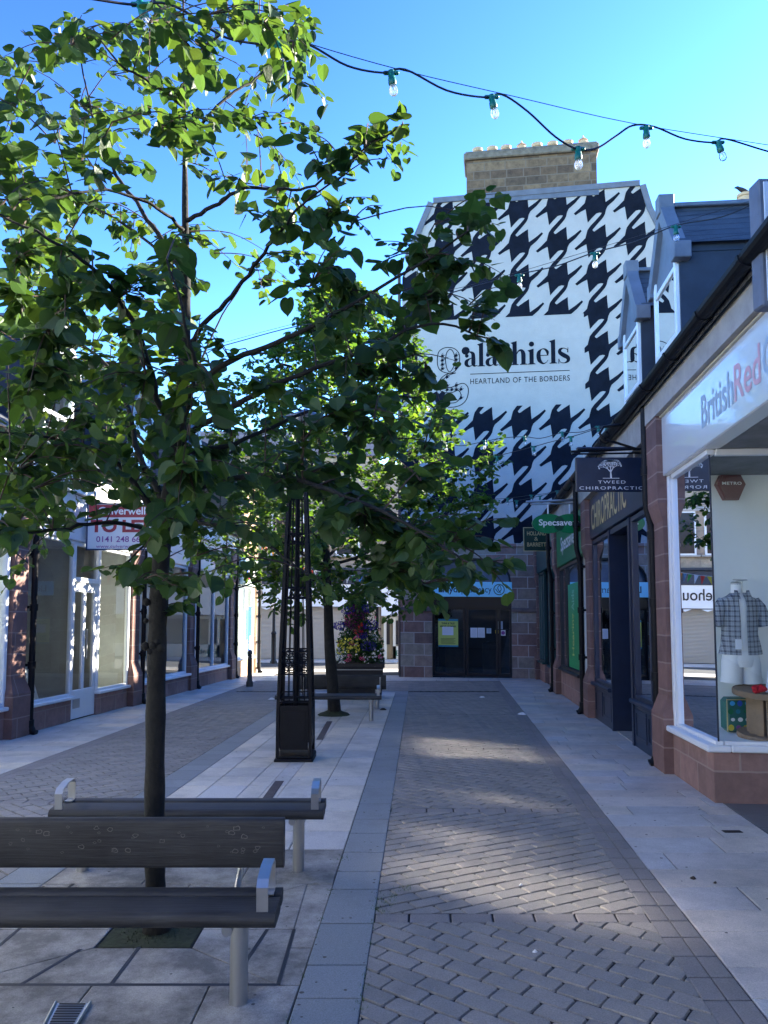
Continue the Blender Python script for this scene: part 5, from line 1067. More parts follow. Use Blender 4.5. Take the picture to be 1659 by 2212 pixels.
for s, dz in ((-1,0),(1,0)):   # sleeves
    P = [(cx+s*.15,YM-.0,zt-.17),(cx+s*.20,YM-.01,zt-.24),(cx+s*.235,YM-.02,zt-.34),(cx+s*.25,YM-.03,zt-.42)]; m.tube(P, [.06,.068,.066,.07], 10)
for s in (-1,1): m.add([(cx+s*.02,YM-.095,zt-.14),(cx+s*.10,YM-.10,zt-.16),(cx+s*.075,YM-.07,zt-.055),(cx+s*.045,YM-.075,zt-.06)],[(0,1,2,3)])
m.ob('shirt', 'check_cloth', t, smooth=True, fix=False)
m = MB()
for s in (-1,1): m.tube([(cx+s*.06,YM,zt-.68),(cx+s*.085,YM,zt-.80),(cx+s*.095,YM,zt-.93),(cx+s*.10,YM,zt-.985)], [.11,.105,.10,.108], 14)
body(m, [(0,zt-.66,.17,.115,0),(0,zt-.74,.185,.12,0),(0,zt-.82,.17,.11,0)]); m.ob('shorts', 'shorts', t, smooth=True)
m = MB(); m.box((cx-.11,YM-.14,zt-.64),(cx-.05,YM-.13,zt-.54)); m.ob('price_tag', 'paper', t)
m = MB(); m.lathe([(.05,0),(.052,.02),(.04,.03)], (cx-.02,YM,zt-.005), 14); m.ob('neck_cap', 'dull_steel', t)
m = MB(); m.tube([(cx-.02,YM,zt+.03),(cx+.14,YM+.1,zt+.04),(cx+.14,YM+.4,zt+.04)], .006, 6); m.tube([(cx+.14,YM+.2,zt+.04),(cx+.14,YM+.2,zt-.12)], .006, 6); m.ob('hanging_rod', 'dull_steel', t)
# alarm sounder
YA = 7.9; c = U(1580,1052,YA); r_ = .155
t = thing('alarm_box', 'dark red six-sided alarm box on the wall inside the shop window', 'alarm', (c.x,YA,c.z))
P = [(c.x-r_,c.z+.03),(c.x-r_*.68,c.z+.13),(c.x+r_*.68,c.z+.13),(c.x+r_,c.z+.03),(c.x+r_*.48,c.z-.14),(c.x-r_*.48,c.z-.14)]
m = MB(); m.prism(P, YA, YA+.08, 1); m.prism([(c.x+(x-c.x)*.88, c.z+(z-c.z)*.88) for x, z in P], YA-.012, YA, 1); m.ob('casing', 'alarm_red', t)
ftext(t, 'METRO', c.x-.105, c.x+.105, c.z+.022, .034, YA-.014, 'letter_white', .03, 1.1)
# cable drum table
YD = 7.25; a = U(1586,1490,YD); zf = RF(YD,0,0)[2]+.50; zt = a.z
t = thing('cable_drum_table', 'wooden cable drum used as a display table behind the shop window', 'table', (a.x+.42,YD,zf))
cxx = a.x+.40
m = MB(); m.lathe([(.38,0),(.385,.01),(.385,.045),(.38,.055)], (cxx,YD,zt-.055), 32); m.ob('drum_top', 'drum_wood', t)
m = MB(); m.lathe([(.35,0),(.355,.01),(.355,.04),(.35,.05)], (cxx,YD,zf), 32); m.ob('drum_base', 'drum_wood', t)
m = MB()
for k in range(14): 
    an = 6.2832*k/14; p = (cxx+.22*math.cos(an), YD+.22*math.sin(an)); m.tube([(p[0],p[1],zf+.05),(p[0],p[1],zt-.055)], .048, 4)
m.ob('drum_core', 'drum_wood', t)
c = Vector((cxx-.27,YD-.2,zt)); m = MB(); rnd = random.Random(9)
for k in range(9): p = c+Vector((rnd.uniform(-.05,.05),rnd.uniform(-.04,.04),rnd.uniform(.02,.07))); m.lathe([(.005,-.025),(.025,-.012),(.03,0),(.022,.014),(.005,.024)], p, 8)
tag(m.ob('soft_toy', 'toy_red', smooth=True, off=c), 'small bright red soft toy lying on the left of the wooden drum top', 'toy')
m = MB(); p0_ = Vector((cxx-.13,YD-.14,zt)); m.add([p0_+Vector(v) for v in ((-.04,0,0),(.12,-.06,0),(.20,.06,.27),(.06,.12,.27),(-.035,.012,0),(.125,-.048,0),(.205,.072,.27),(.065,.132,.27))],[(0,1,2,3),(4,5,6,7),(0,1,5,4),(1,2,6,5),(2,3,7,6),(3,0,4,7)])
tag(m.ob('picture_board', 'paper', off=p0_), 'tilted white picture board leaning on the wooden drum top', 'picture')
m = MB(); k0 = Vector((cxx+.18,YD-.1,zt)); m.bbox(k0+Vector((-.09,-.09,.0)), k0+Vector((.12,.1,.22)), .02); m.bbox(k0+Vector((-.12,-.12,.04)), k0+Vector((.12,-.09,.10)), .01)
tag(m.ob('dark_box', 'black_plastic', off=k0), 'dark box on the drum top beside the white picture board', 'box')
YC_ = 7.55; x0, x1, z0, z1 = fplane(1570,1509,1655,1583,YC_)
t = thing('suitcase', 'dark teal suitcase covered with round stickers beside the wooden drum', 'suitcase', (x0,YC_,z0))
m = MB(); m.bbox((x0,YC_,z0),(x1,YC_+.16,z1),.035); b = m.ob('case', 'suitcase', t)
m = MB(); m.tube([(x0+.01,YC_-.002,z0+.01),(x0+.01,YC_-.002,z1-.01),(x1-.01,YC_-.002,z1-.01)], .007, 6); m.ob('trim', 'gold', b)
rnd = random.Random(2); cols = ['tyellow','letter_white','green','lightblue','purple','letter_white','teal','blue']
k = 0
for i in range(5):
    for j in range(4):
        xx, zz = x0+.045+i*.075+(j%2)*.02, z0+.05+j*.08
        if xx > x1-.03 or zz > z1-.03: continue
        m = MB(); rr = rnd.uniform(.020,.030)
        disc(m, xx, zz, rr, lambda a,b_,d: (a,YC_-.003,b_), 0, rr*rnd.uniform(.8,1.1)); m.ob('sticker', cols[k % 8], b, fix=False); k += 1

# window stickers/frosted tree on the practice windows
m = MB()
for Ya, Yb in ((8.6,9.75),(11.35,12.6)):
    for k in range(16): Yk = Ya+(Yb-Ya)*k/15; m.add([RF(Yk,-.045,.75),RF(Yk+.02,-.045,.75),RF(Yk+.02+.02*math.sin(k),-.045,1.5+.4*math.sin(k*1.7)),RF(Yk+.02*math.sin(k),-.045,1.5+.4*math.sin(k*1.7))],[(0,1,2,3)])
m.ob('window_graphic', 'conc_brown', R2, fix=False)

# ------------------------------------------------------------------ benches
def plank(mb, a, b, bev=.02): mb.bbox(a, b, bev)
def make_bench(loc, back, label, rot=0., arms=(1,), L=1.74):
    """local: x along the bench (0 = right end, negative to the left), y depth, z height"""
    t = thing('bench', label, 'bench', loc, 'dark timber and steel benches along the paving')
    o = Vector(loc); ca, sa = math.cos(rot), math.sin(rot)
    def F(x, y, z): return (o.x+x*ca-y*sa, o.y+x*sa+y*ca, o.z+z)
    m = MB(F); 
    def rp(y0, y1, z0, z1, r, x0=-L, x1=0.): # rounded plank profile
        P = []
        for cy, cz, a0 in ((y1-r,z1-r,0),(y0+r,z1-r,90),(y0+r,z0+r,180),(y1-r,z0+r,270)):
            for k in range(4): P.append((cy+r*math.cos(R(a0+k*30)), cz+r*math.sin(R(a0+k*30))))
        m.prism(P, x0, x1, 0)
    rp(-.125,.055,.37,.435,.028); m.ob('seat_plank', 'bench_wood', t, smooth=True)
    m = MB(F); rp(.062,.135,.38,.437,.015, -L, .0); m.ob('seat_plank', 'bench_wood', t, smooth=True)
    for x in (-.17, -L+.17):
        m = MB(F); m.lathe([(.038,-.02),(.038,.37)], (x,.02,0), 20); m.ob('leg', 'stainless', t, smooth=True)
        m = MB(F); m.tube([(x-.03,-.10,.355),(x-.03,.12,.355)], .022, 12); m.ob('seat_bracket', 'dull_steel', t, smooth=True)
        if back:
            m = MB(F); m.tube([(x-.06,.12,.34),(x-.06,.26,.36),(x-.06,.345,.42),(x-.06,.352,.52),(x-.06,.354,.64)], .016, 10); m.ob('back_support', 'stainless', t, smooth=True)
    if back:
        m = MB(F); rp(.285,.335,.45,.675,.02, -L, -.02); m.ob('backrest', 'bench_wood', t, smooth=True)
        rnd = random.Random(int(loc[1]*100)); m = MB(F)
        for _ in range(46):
            x, z, r_ = rnd.uniform(-L+.05,-.08), rnd.uniform(.52,.66), rnd.uniform(.004,.012)
            n = 10; vs = []
            for i in range(n): a = 6.2832*i/n; q_ = 1+rnd.uniform(-.3,.3); vs += [(x+r_*q_*math.cos(a)*1.4,.2845,z+r_*q_*math.sin(a)),(x+r_*q_*.78*math.cos(a)*1.4,.2845,z+r_*q_*.72*math.sin(a))]
            m.add(vs, [(2*i,2*((i+1)%n),2*((i+1)%n)+1,2*i+1) for i in range(n)])
        m.ob('lichen_spots', 'lichen', t, fix=False)
    for s in arms:
        x = -.055 if s > 0 else -L+.055; w_ = .024
        m = MB(F); P = [(-.10,.425),(-.105,.53),(-.085,.555),(.0,.575),(.075,.575),(.10,.55),(.10,.445),(.085,.437),(.04,.437)]
        vs = []
        for i, (y, z) in enumerate(P):
            a = P[max(i-1,0)]; b = P[min(i+1,len(P)-1)]; dy, dz = b[0]-a[0], b[1]-a[1]; l = math.hypot(dy, dz); ny, nz_ = -dz/l*.004, dy/l*.004
            vs += [(x-w_,y+ny,z+nz_),(x+w_,y+ny,z+nz_),(x+w_,y-ny,z-nz_),(x-w_,y-ny,z-nz_)]
        m.add(vs, [(4*i+k,4*i+(k+1)%4,4*(i+1)+(k+1)%4,4*(i+1)+k) for i in range(len(P)-1) for k in range(4)]); m.ob('armrest', 'stainless', t)
    return t
make_bench((-.445,3.25,gz(3.25)), True, 'bench with a lichen-spotted backrest in the foreground, facing the camera', arms=(1,-1))
make_bench((-.385,4.93,gz(4.93)), False, 'backless bench with two steel armrests behind the nearest tree trunk', arms=(1,-1))
make_bench((-.04,12.35,gz(12.35)), False, 'distant backless bench in front of the second tree', arms=(1,-1))
make_bench((-1.70,14.15,gz(14.15)), True, 'distant bench with its brown backrest toward the camera before the flower planter', rot=math.pi, arms=(1,-1))

# ------------------------------------------------------------------ iron lattice lamp tower
c = UG(634,1648); bx, by = c.x, c.y+.2; bz = gz(by)
t = thing('lamp_tower', 'tall tapering black iron lattice tower with a lamp dish on top', 'lamp post', (bx,by,bz))
def hw(z): return .19-.03*max(0,(z-.55))/1.0 if z < 1.3 else max(.05, .1675-(z-1.3)*.036)
m = MB(); m.bbox((bx-.225,by-.225,bz-.02),(bx+.225,by+.225,bz+.06),.01); m.bbox((bx-.205,by-.205,bz+.06),(bx+.205,by+.205,bz+.085),.01); m.ob('plinth', 'black_iron', t)
zs_ = [.08,.6,1.0,1.3,2.0,2.7,3.3,3.55]
for sx in (-1,1):
    for sy in (-1,1):
        m = MB()
        for z0, z1 in zip(zs_, zs_[1:]):
            a, b = hw(z0), hw(z1); w_ = .018
            vs = [(bx+sx*h+i*w_, by+sy*h+j*w_, bz+z) for h, z in ((a,z0),(b,z1)) for i, j in ((-1,-1),(1,-1),(1,1),(-1,1))]
            m.add(vs, [(0,1,5,4),(1,2,6,5),(2,3,7,6),(3,0,4,7),(0,3,2,1),(4,5,6,7)])
        m.ob('corner_post', 'black_iron', t)
m = MB()
for k, (dx_, dy_) in enumerate(((0,-1),(0,1),(-1,0),(1,0))):
    h = .165
    if dx_ == 0: m.box((bx-h,by+dy_*.185-.008,bz+.16),(bx+h,by+dy_*.185+.008,bz+.66)); m.box((bx-h*.8,by+dy_*.195-.006,bz+.22),(bx+h*.8,by+dy_*.195+.006,bz+.60))
    else: m.box((bx+dx_*.185-.008,by-h,bz+.16),(bx+dx_*.185+.008,by+h,bz+.66)); m.box((bx+dx_*.195-.006,by-h*.8,bz+.22),(bx+dx_*.195+.006,by+h*.8,bz+.60))
m.ob('base_panel', 'black_iron', t)
def face(fn):   # run for four faces; fn(F,h) with F mapping (u,z)->3d
    for k in range(4):
        a = k*math.pi/2; ca, sa = math.cos(a), math.sin(a)
        yield lambda u, z, off=0.: (bx+u*ca+(hw(z)+off)*sa, by+u*sa-(hw(z)+off)*ca, bz+z)
m = MB()
for Fc in face(None):
    for z in (.70,.76,1.02,1.15,1.28,1.9,2.02,2.55,2.67,3.1): m.tube([Fc(-hw(z),z), Fc(hw(z),z)], .009, 4)
    for u in (-.32,0,.32): m.tube([Fc(u*2*hw(.7),.7)]+[Fc(u*2*hw(z),z) for z in (1.3,2,2.7,3.4)], .011 if u == 0 else .006, 4)
    for u in (-.16,.16): m.tube([Fc(u*2*hw(.7),.7)]+[Fc(u*2*hw(z),z) for z in (1.3,2,2.7,3.3)], .005, 4)
for Fc in face(None):
    for z, n in ((1.085,4),(1.215,4)):
        for i in range(n):
            u = (i-1.5)/n*1.7*hw(z); m.tube([Fc(u+.04*math.cos(a*.6283), z+.045*math.sin(a*.6283)) for a in range(11)], .007, 4, cap=False)
    for z in (1.96,2.61):
        for u in (-.035,.0,.035): m.tube([Fc(u+.035*math.cos(a*.6283), z+.045*math.sin(a*.6283)) for a in range(11)], .006, 4, cap=False)
m.ob('lattice', 'black_iron', t)
m = MB(); m.tube([(bx,by,bz+.6),(bx,by,bz+4.0)], .03, 10); m.lathe([(.07,0),(.09,.03),(.07,.12),(.05,.16)], (bx,by,bz+3.52), 14); m.ob('column', 'black_iron', t, smooth=True)
m = MB(); m.lathe([(.02,.12),(.05,.10),(.12,.07),(.25,.02),(.255,.0),(.24,-.005)], (bx+.09,by,bz+4.08), 24); lc = m.ob('lamp_canopy', 'lead_light', t, smooth=True)
m = MB(); m.lathe([(.17,0),(.15,-.04),(.09,-.07)], (bx+.09,by,bz+4.078), 20); m.ob('lamp_glass', 'dull_steel', lc, smooth=True)
m = MB(); m.tube([(bx,by,bz+3.9),(bx+.05,by,bz+4.0),(bx+.09,by,bz+4.1)], .02, 8); m.ob('lamp_arm', 'black_iron', t)

# ------------------------------------------------------------------ bollards, far lamp posts, bunting
def bollard(x, Y, label):
    t = thing('bollard', label, 'bollard', (x,Y,gz(Y)), 'dark bollards at the far end of the paving'); s = .8
    m = MB(); m.lathe([(.11*s,-.02),(.11*s,.12),(.09*s,.15),(.08*s,.18),(.072*s,.95*s),(.085*s,.96*s),(.085*s,.99*s),(.06*s,1.0*s)], (x,Y,gz(Y)), 16); m.ob('shaft', 'bollard_paint', t, smooth=True)
    m = MB(); m.lathe([(.05*s,0),(.075*s,.03),(.08*s,.06),(.07*s,.10),(.04*s,.13),(.01*s,.14)], (x,Y,gz(Y)+.99*s), 16); m.ob('cap', 'bollard_paint', t, smooth=True)
mat('bollard_paint', (.055,.05,.045), .6, noise=.2, nscale=10)
a = UG(539,1484); bollard(a.x, a.y, 'bollard standing by the sunlit corner shop'); a = UG(650,1477); bollard(a.x, a.y, 'bollard seen through the iron lattice of the lamp tower')
def far_post(px, Y, label):
    a = U(px,1430,Y); z = gz(Y); t = thing('street_lamp', label, 'lamp post', (a.x,Y,z))
    m = MB(); m.lathe([(.14,0),(.14,.08),(.10,.14),(.09,1.15),(.11,1.2),(.06,1.3),(.05,6.2),(.045,7.2)], (a.x,Y,z), 12); m.ob('post', 'black_iron', t, smooth=True)
    m = MB(); m.box((a.x-.09,Y-.16,z+2.2),(a.x+.09,Y-.12,z+2.4)); m.ob('parking_plate', 'paper', t)
    m = MB(); m.lathe([(.05,0),(.16,.12),(.18,.4),(.05,.55),(.02,.6)], (a.x,Y,z+7.15), 12); m.ob('lantern', 'black_iron', t, smooth=True)
far_post(590.6, 29.9, 'slim black lamp post across the street in front of the roller shutters')
t = thing('bunting', 'string of small coloured flags hanging across the far end of the street', 'bunting', U(553,1166,24))
P = [U(545,1160,24.3), U(570,1178,24.1), U(590,1192,23.9), U(611,1206,23.7), U(660,1226,23.3), U(720,1240,22.9), U(800,1244,22.6), U(866,1236,22.4)]
C = [Vector(p) for p in catmull([tuple(p) for p in P], 6)]
m = MB(); m.tube(C, .006, 4); m.ob('cord', 'letter_white', t)
cols = ['flag_yellow','flag_red','flag_white','flag_green','flag_blue','flag_orange']; k = 0; rnd = random.Random(6)
for i in range(0, len(C)-1, 1):
    if i % 1 == 0:
        a, b = C[i], C[i].lerp(C[i+1], .75); mm = (a+b)/2+Vector((rnd.uniform(-.08,.08), rnd.uniform(-.15,.15), -.26)); m = MB(); m.add([a,b,mm],[(0,1,2)]); m.ob('flag', cols[k%6], t, fix=False); k += 1

# ------------------------------------------------------------------ flower planter
YP = 16.2; c = U(778,1500,YP); px_, pz_ = c.x, gz(YP)
t = thing('planter', 'square black planter trough standing behind the far benches', 'planter', (px_,YP,pz_))
m = MB()
m.add([(px_+sx*w_,YP+sy*w_,pz_+z) for w_, z in ((.36,.0),(.47,.16),(.5,.70),(.53,.72),(.53,.80)) for sx, sy in ((-1,-1),(1,-1),(1,1),(-1,1))], [(4*i+k,4*i+(k+1)%4,4*(i+1)+(k+1)%4,4*(i+1)+k) for i in range(4) for k in range(4)]+[(0,3,2,1)])
m.ob('trough', 'black_plastic', t)
m = MB(); m.box((px_-.5,YP-.5,pz_+.72),(px_+.5,YP+.5,pz_+.76)); m.ob('soil', 'litter_brown', t)
m = MB(); m.box((px_-.5,YP-.535,pz_+.665),(px_+.5,YP-.53,pz_+.685)); m.ob('trim', 'dull_steel', t)
def leafy(mb, c, rad, n, size, rnd, flat=(1,1,1)):
    for _ in range(n):
        d = Vector((rnd.gauss(0,1), rnd.gauss(0,1), rnd.gauss(0,1))).normalized()*rnd.uniform(.5,1)**.5; p = Vector(c)+Vector((d.x*rad*flat[0], d.y*rad*flat[1], d.z*rad*flat[2]))
        a = Vector((rnd.gauss(0,1), rnd.gauss(0,1), rnd.gauss(0,1))).normalized(); b = a.cross(Vector((rnd.random(),rnd.random(),rnd.random()))).normalized(); s = size*rnd.uniform(.6,1.3)
        mb.add([p-a*s, p-b*s*.5, p+a*s, p+b*s*.5],[(0,1,2,3)])
t = thing('flower_tower', 'tall tiered tower of blue, pink, yellow and white flowers growing from the black planter', 'flowers', (px_,YP,pz_+.76))
rnd = random.Random(12)
fol = MB(); fl = {}
tiers = [(.95,.50),(1.2,.48),(1.45,.42),(1.7,.36),(1.95,.28),(2.15,.22)]
for z, r_ in tiers:
    for k in range(int(16*r_/.4)): a = rnd.uniform(0,6.28); leafy(fol, (px_+r_*.7*math.cos(a), YP+r_*.7*math.sin(a), pz_+z-.05+rnd.uniform(-.1,.1)), .19, 70, .035, rnd)
def clump(cn, dx, dy, dz, r_, n, s=.022): leafy(fl.setdefault(cn, MB()), (px_+dx, YP+dy, pz_+dz), r_, n, s, rnd, (1.2,1,.8))
S_ = YP/F_
def cl(cn, dx, dy_px, r_, n, s=.022, yo=-.35):
    p = U(dx, dy_px, YP+yo); leafy(fl.setdefault(cn, MB()), p, r_, n, s, rnd, (1.2,1,.8))
for a in ((752,1316,.15),(795,1314,.12),(733,1352,.12),(800,1350,.15),(783,1372,.10),(796,1396,.15)): cl('flower_blue', a[0], a[1], a[2], 260, .020)
for a in ((765,1312,.08),(775,1328,.13),(760,1345,.14),(772,1356,.14)): cl('flower_plum', a[0], a[1], a[2], 150, .025)
for _ in range(60): cl('flower_yellow', rnd.uniform(726,777), rnd.uniform(1378,1412), .022, 6, .022, -.5)
for _ in range(55): cl('flower_white', rnd.choice([rnd.uniform(785,832), rnd.uniform(722,745)]), rnd.uniform(1400,1440), .02, 6, .022, -.5)
for _ in range(20): cl('flower_white', rnd.uniform(790,815), rnd.uniform(1355,1385), .02, 5, .018, -.35)
for _ in range(26): cl('flower_pink', rnd.uniform(745,795), rnd.uniform(1322,1350), .03, 7, .022, -.3)
for _ in range(12): cl('flower_red', rnd.uniform(765,785), rnd.uniform(1345,1375), .03, 8, .022, -.42)
for x, y in ((755,1418),(752,1426),(782,1423),(822,1418),(760,1390),(770,1378)): cl('flower_pink', x, y, .05, 16, .03, -.55)
for sd_ in range(4):   # flowers all round, also away from the camera
    for _ in range(28):
        z, r_ = rnd.choice(tiers); a = rnd.uniform(0, 3.14); cn = rnd.choice(list(fl)); leafy(fl[cn], (px_+r_*math.cos(a), YP+r_*math.sin(a), pz_+z+rnd.uniform(-.1,.1)), .04, 8, .022, rnd)
fol.ob('foliage', 'plant_leaf', t, fix=False)
for cn, mb in fl.items(): mb.ob('blossom', cn, t, fix=False)
m = MB(); m.tube([(px_,YP,pz_+.7),(px_,YP,pz_+2.2)], .05, 8); m.ob('frame_post', 'black_iron', t)

# ------------------------------------------------------------------ festoon lights
def festoon(label, cable, bulbs, wire=None, size=1., r=.006, loc=None):
    """cable, wire: world points; bulbs: (pos, tilt)"""
    loc = Vector(cable[0]); t = thing('festoon_lights', label, 'string lights', loc, 'festoon light strings across the street')
    C = [Vector(p) for p in catmull([tuple(p) for p in cable], 5)]
    m = MB(); m.tube(C, r, 6); m.ob('cable', 'cable_black', t, smooth=True)
    if wire: m = MB(); m.tube([Vector(p) for p in catmull([tuple(p) for p in wire], 4)], r*.4, 5); m.ob('support_wire', 'cable_black', t)
    for p, tl_ in bulbs:
        p = Vector(p); d = Vector((tl_, 0, -1)).normalized(); s = size
        m = MB(); m.lathe([(.019*s,-.012*s),(.021*s,0),(.019*s,.03*s),(.022*s,.034*s),(.024*s,.062*s),(.020*s,.07*s)], p, 14, axis=d); m.bbox(p+Vector((-.045*s,-.011*s,-.010*s)), p+Vector((.045*s,.011*s,.012*s)), .006*s)
        h = m.ob('lamp_holder', 'green_holder', t, smooth=True)
        m = MB(); m.lathe([(.014*s,.068*s),(.018*s,.08*s),(.024*s,.092*s),(.026*s,.108*s),(.022*s,.124*s),(.012*s,.134*s),(.002*s,.137*s)], p, 14, axis=d); m.ob('bulb', 'bulb_glass', h, smooth='all')
        m = MB(); m.tube([p+d*.07*s, p+d*.10*s+Vector((.008*s,0,0)), p+d*.10*s+Vector((-.008*s,0,0))], .0035*s, 5); m.ob('filament', 'paper', h)
    return t
def Yf(x): return 3.2+(x-215)/1445*1.85
cp = [(60,-30),(150,-12),(215,0),(290,10),(350,6),(400,25),(450,60),(500,85),(585,97),(628,88),(675,100),(750,142),(825,157),(875,150),(964,195),(1044,210),(1084,204),(1139,240),(1199,295),(1247,322),(1289,320),(1329,295),(1367,271),(1414,274),(1479,300),(1544,308),(1567,300),(1659,327),(1760,352)]
cable = [U(x, y, Yf(x)) for x, y in cp]
wp_ = [(60,-60),(350,-20),(405,8),(660,92),(870,152),(1110,208),(1370,267),(1659,313),(1760,330)]
bl = [(U(x, y, Yf(x)), tl_) for x, y, tl_ in ((303,10,.35),(598,97,.25),(845,158,.12),(1062,210,.18),(1249,322,.0),(1396,277,.0),(1551,308,.3))]
festoon('nearest thick festoon cable with seven clear bulbs running across the sky at the top', cable, bl, [U(x, y, Yf(x)+.02) for x, y in wp_], 1.0, .0065)
def fs(label, pts, Ya, Yb, bulbs, size=1., wire=None, r=.006):
    x0, x1 = pts[0][0], pts[-1][0]
    def yy(x): return Ya+(Yb-Ya)*(x-x0)/(x1-x0)
    return festoon(label, [U(x, y, yy(x)) for x, y in pts], [(U(x, y, yy(x)), tl_) for x, y, tl_ in bulbs], [U(x, y, yy(x)) for x, y in wire] if wire else None, size, r)
fs('second festoon string, rising right past the slate dormer from the nearest tree', [(380,775),(500,742),(640,705),(760,690),(900,655),(1000,625),(1060,609),(1122,592),(1200,575),(1285,545),(1376,521),(1460,487),(1560,468),(1650,430),(1700,412)], 8.2, 5.9, [(1122,595,0),(1285,548,0),(1460,490,0)], 1.0,
   [(380,770),(640,698),(1000,620),(1285,538),(1460,484),(1650,424),(1700,404)], .006)
Z = lambda L: [(862.7+.28*x, 862.7+.28*y) for x, y in L]
A = Z([(-700,300),(-300,380),(100,372),(355,345),(480,358),(655,325),(800,298),(965,288),(1090,300),(1255,258),(1400,252),(1530,212),(1600,205),(1700,180)])
fs('festoon string crossing the lower mural, upper one of its pair', A, 15.4, 10.9, [(962,958,.15),(1046.5,952.5,0),(1133,944,.1),(1214,934,.1),(1292,922,.1),(1310,921,0)], 1.1)
B = Z([(-900,740),(-400,700),(0,580),(208,540),(330,505),(470,500),(620,490),(750,440),(880,405),(1035,365),(1180,325),(1322,290),(1480,240),(1620,195),(1700,170)])
fs('festoon string crossing the lower mural, lower one of its pair', B, 14.6, 10.6, [(921,1014,0),(994,1003,0),(1073,987,.1),(1152.6,965,.1),(1233,944,0)], 1.1)
C2 = Z([(-1500,900),(-600,860),(250,820),(445,805),(640,775),(835,763),(1020,738),(1120,728),(1220,705),(1330,690)])
fs('distant festoon string just above the green oval sign, upper one of its pair', C2, 20.5, 17.0, [(987,1088,0),(1042,1080,0),(1096.5,1076.5,0),(1148,1070,0),(1204,1061,0)], 1.2)
D2 = Z([(-1500,960),(-500,900),(500,830),(725,812),(905,782),(1085,745),(1268,700),(1330,695)])
fs('distant festoon string just above the green oval sign, lower one of its pair', D2, 20.0, 16.8, [(1065.7,1090.5,0),(1116,1082,0),(1166.5,1072,0),(1217.7,1059.5,0)], 1.2)
fs('festoon string over the left shops in front of the letting board', [(-30,1010),(60,1020),(110,1030),(190,1052),(260,1068),(330,1085),(460,1100),(620,1060)], 12.5, 12.8, [(115,1034,0),(192,1054,0),(262,1070,0)], 1.1)

# ------------------------------------------------------------------ litter
def bit(label, px, py, mt, s=.02, name='litter', cat='litter'):
    a = UG(px, py); rnd = random.Random(px); m = MB(); n = 7; vs = []
    for lay, (k, h) in enumerate(((1,.013),(.7,.017),(.3,.020))):
        for i in range(n): q_ = s*k*rnd.uniform(.7,1.2); vs.append((a.x+q_*math.cos(i*.897)*1.3, a.y+q_*math.sin(i*.897), a.z+h+rnd.uniform(0,.003)+s*.2*lay))
    m.add(vs, [tuple(range(n)), tuple(range(2*n,3*n))]+[(l*n+i, l*n+(i+1)%n, (l+1)*n+(i+1)%n, (l+1)*n+i) for l in (0,1) for i in range(n)])
    tag(m.ob(name, mt, off=(a.x,a.y,a.z)), label, cat)
bit('dark crumpled leaf on the right pavement', 1498,1903,'litter_brown', .018, 'dead_leaf','leaf'); bit('small white paper scrap on the left paving near the bollard', 587,1512,'litter_white', .06)
bit('white scrap on the brick paving below the pharmacy door', 1042,1508,'litter_white', .05); bit('brown dead leaf by the far bench post', 828,1535,'litter_brown', .06, 'dead_leaf','leaf'); bit('pale scrap where the brick edging meets the right pavement', 1128,1545,'litter_white', .07)
bit('tiny white speck in the middle of the nearest setts', 1156,2063,'litter_white', .010); bit('white speck on setts at the edge of the light patch', 1125,1918,'litter_white', .010); bit('small dark leaf on the nearest right slabs', 1545,1893+20,'litter_brown', .010, 'dead_leaf','leaf')

# ------------------------------------------------------------------ unseen block added behind the camera: cuts sky reflections in shop glass, shades paving
BB = thing('added_rear_block', 'unseen stone block added behind the camera to cut sky reflections in the shop glass', 'building', (0,-16,gz(-16)))
m = MB(); m.box((-14,-22,gz(-16)-1),(14,-16,gz(-16)+6)); m.ob('wall', 'far_stone', BB)
for i in range(6):
    for j in range(3):
        m = MB(); m.box((-8.5+i*3,-15.99,gz(-16)+1+j*2.8),(-7.3+i*3,-15.95,gz(-16)+2.8+j*2.8)); m.ob('window', 'dark_door', BB)

# ------------------------------------------------------------------ trees
LEAF = [(0,.03),(.18,-.07),(.39,-.02),(.51,.17),(.53,.40),(.45,.62),(.28,.81),(.10,.93),(.0,1.03)]
def add_leaf(mb, p, d, up, s, rnd):
    d = d.normalized(); x = d.cross(up)
    if x.length < 1e-3: x = Vector((1,0,0))
    x.normalize(); n = x.cross(d); f = rnd.uniform(.02,.5)*rnd.choice((1,1,-1)); cl_ = rnd.uniform(-.35,.4); wd = rnd.uniform(.78,1.12); k = len(mb.v); asy = rnd.uniform(.88,1.1)
    N = len(LEAF)
    for sgn in (1,-1):
        for i, (a, b) in enumerate(LEAF):
            if sgn == -1 and (i == 0 or i == N-1): continue
            a2 = a*wd*(asy if sgn > 0 else 2-asy)*(1+rnd.uniform(-.05,.05))
            mb.v.append(tuple(p+x*(a2*s*sgn)+d*(b*s)+n*((abs(a)*f-cl_*b*b)*s)))
    # right half 0..N-1, left half N..N+N-3
    mid = [(k+0)]
    R_ = [k+i for i in range(N)]; L_ = [k]+[k+N+i for i in range(N-2)]+[k+N-1]
    # split each half in two faces for the curl
    mb.f.append(tuple(R_[:5]+[R_[-1]])); mb.f.append(tuple([R_[4]]+R_[5:]));
    mb.f.append(tuple(reversed(L_[:5]+[L_[-1]]))); mb.f.append(tuple(reversed([L_[4]]+L_[5:])))
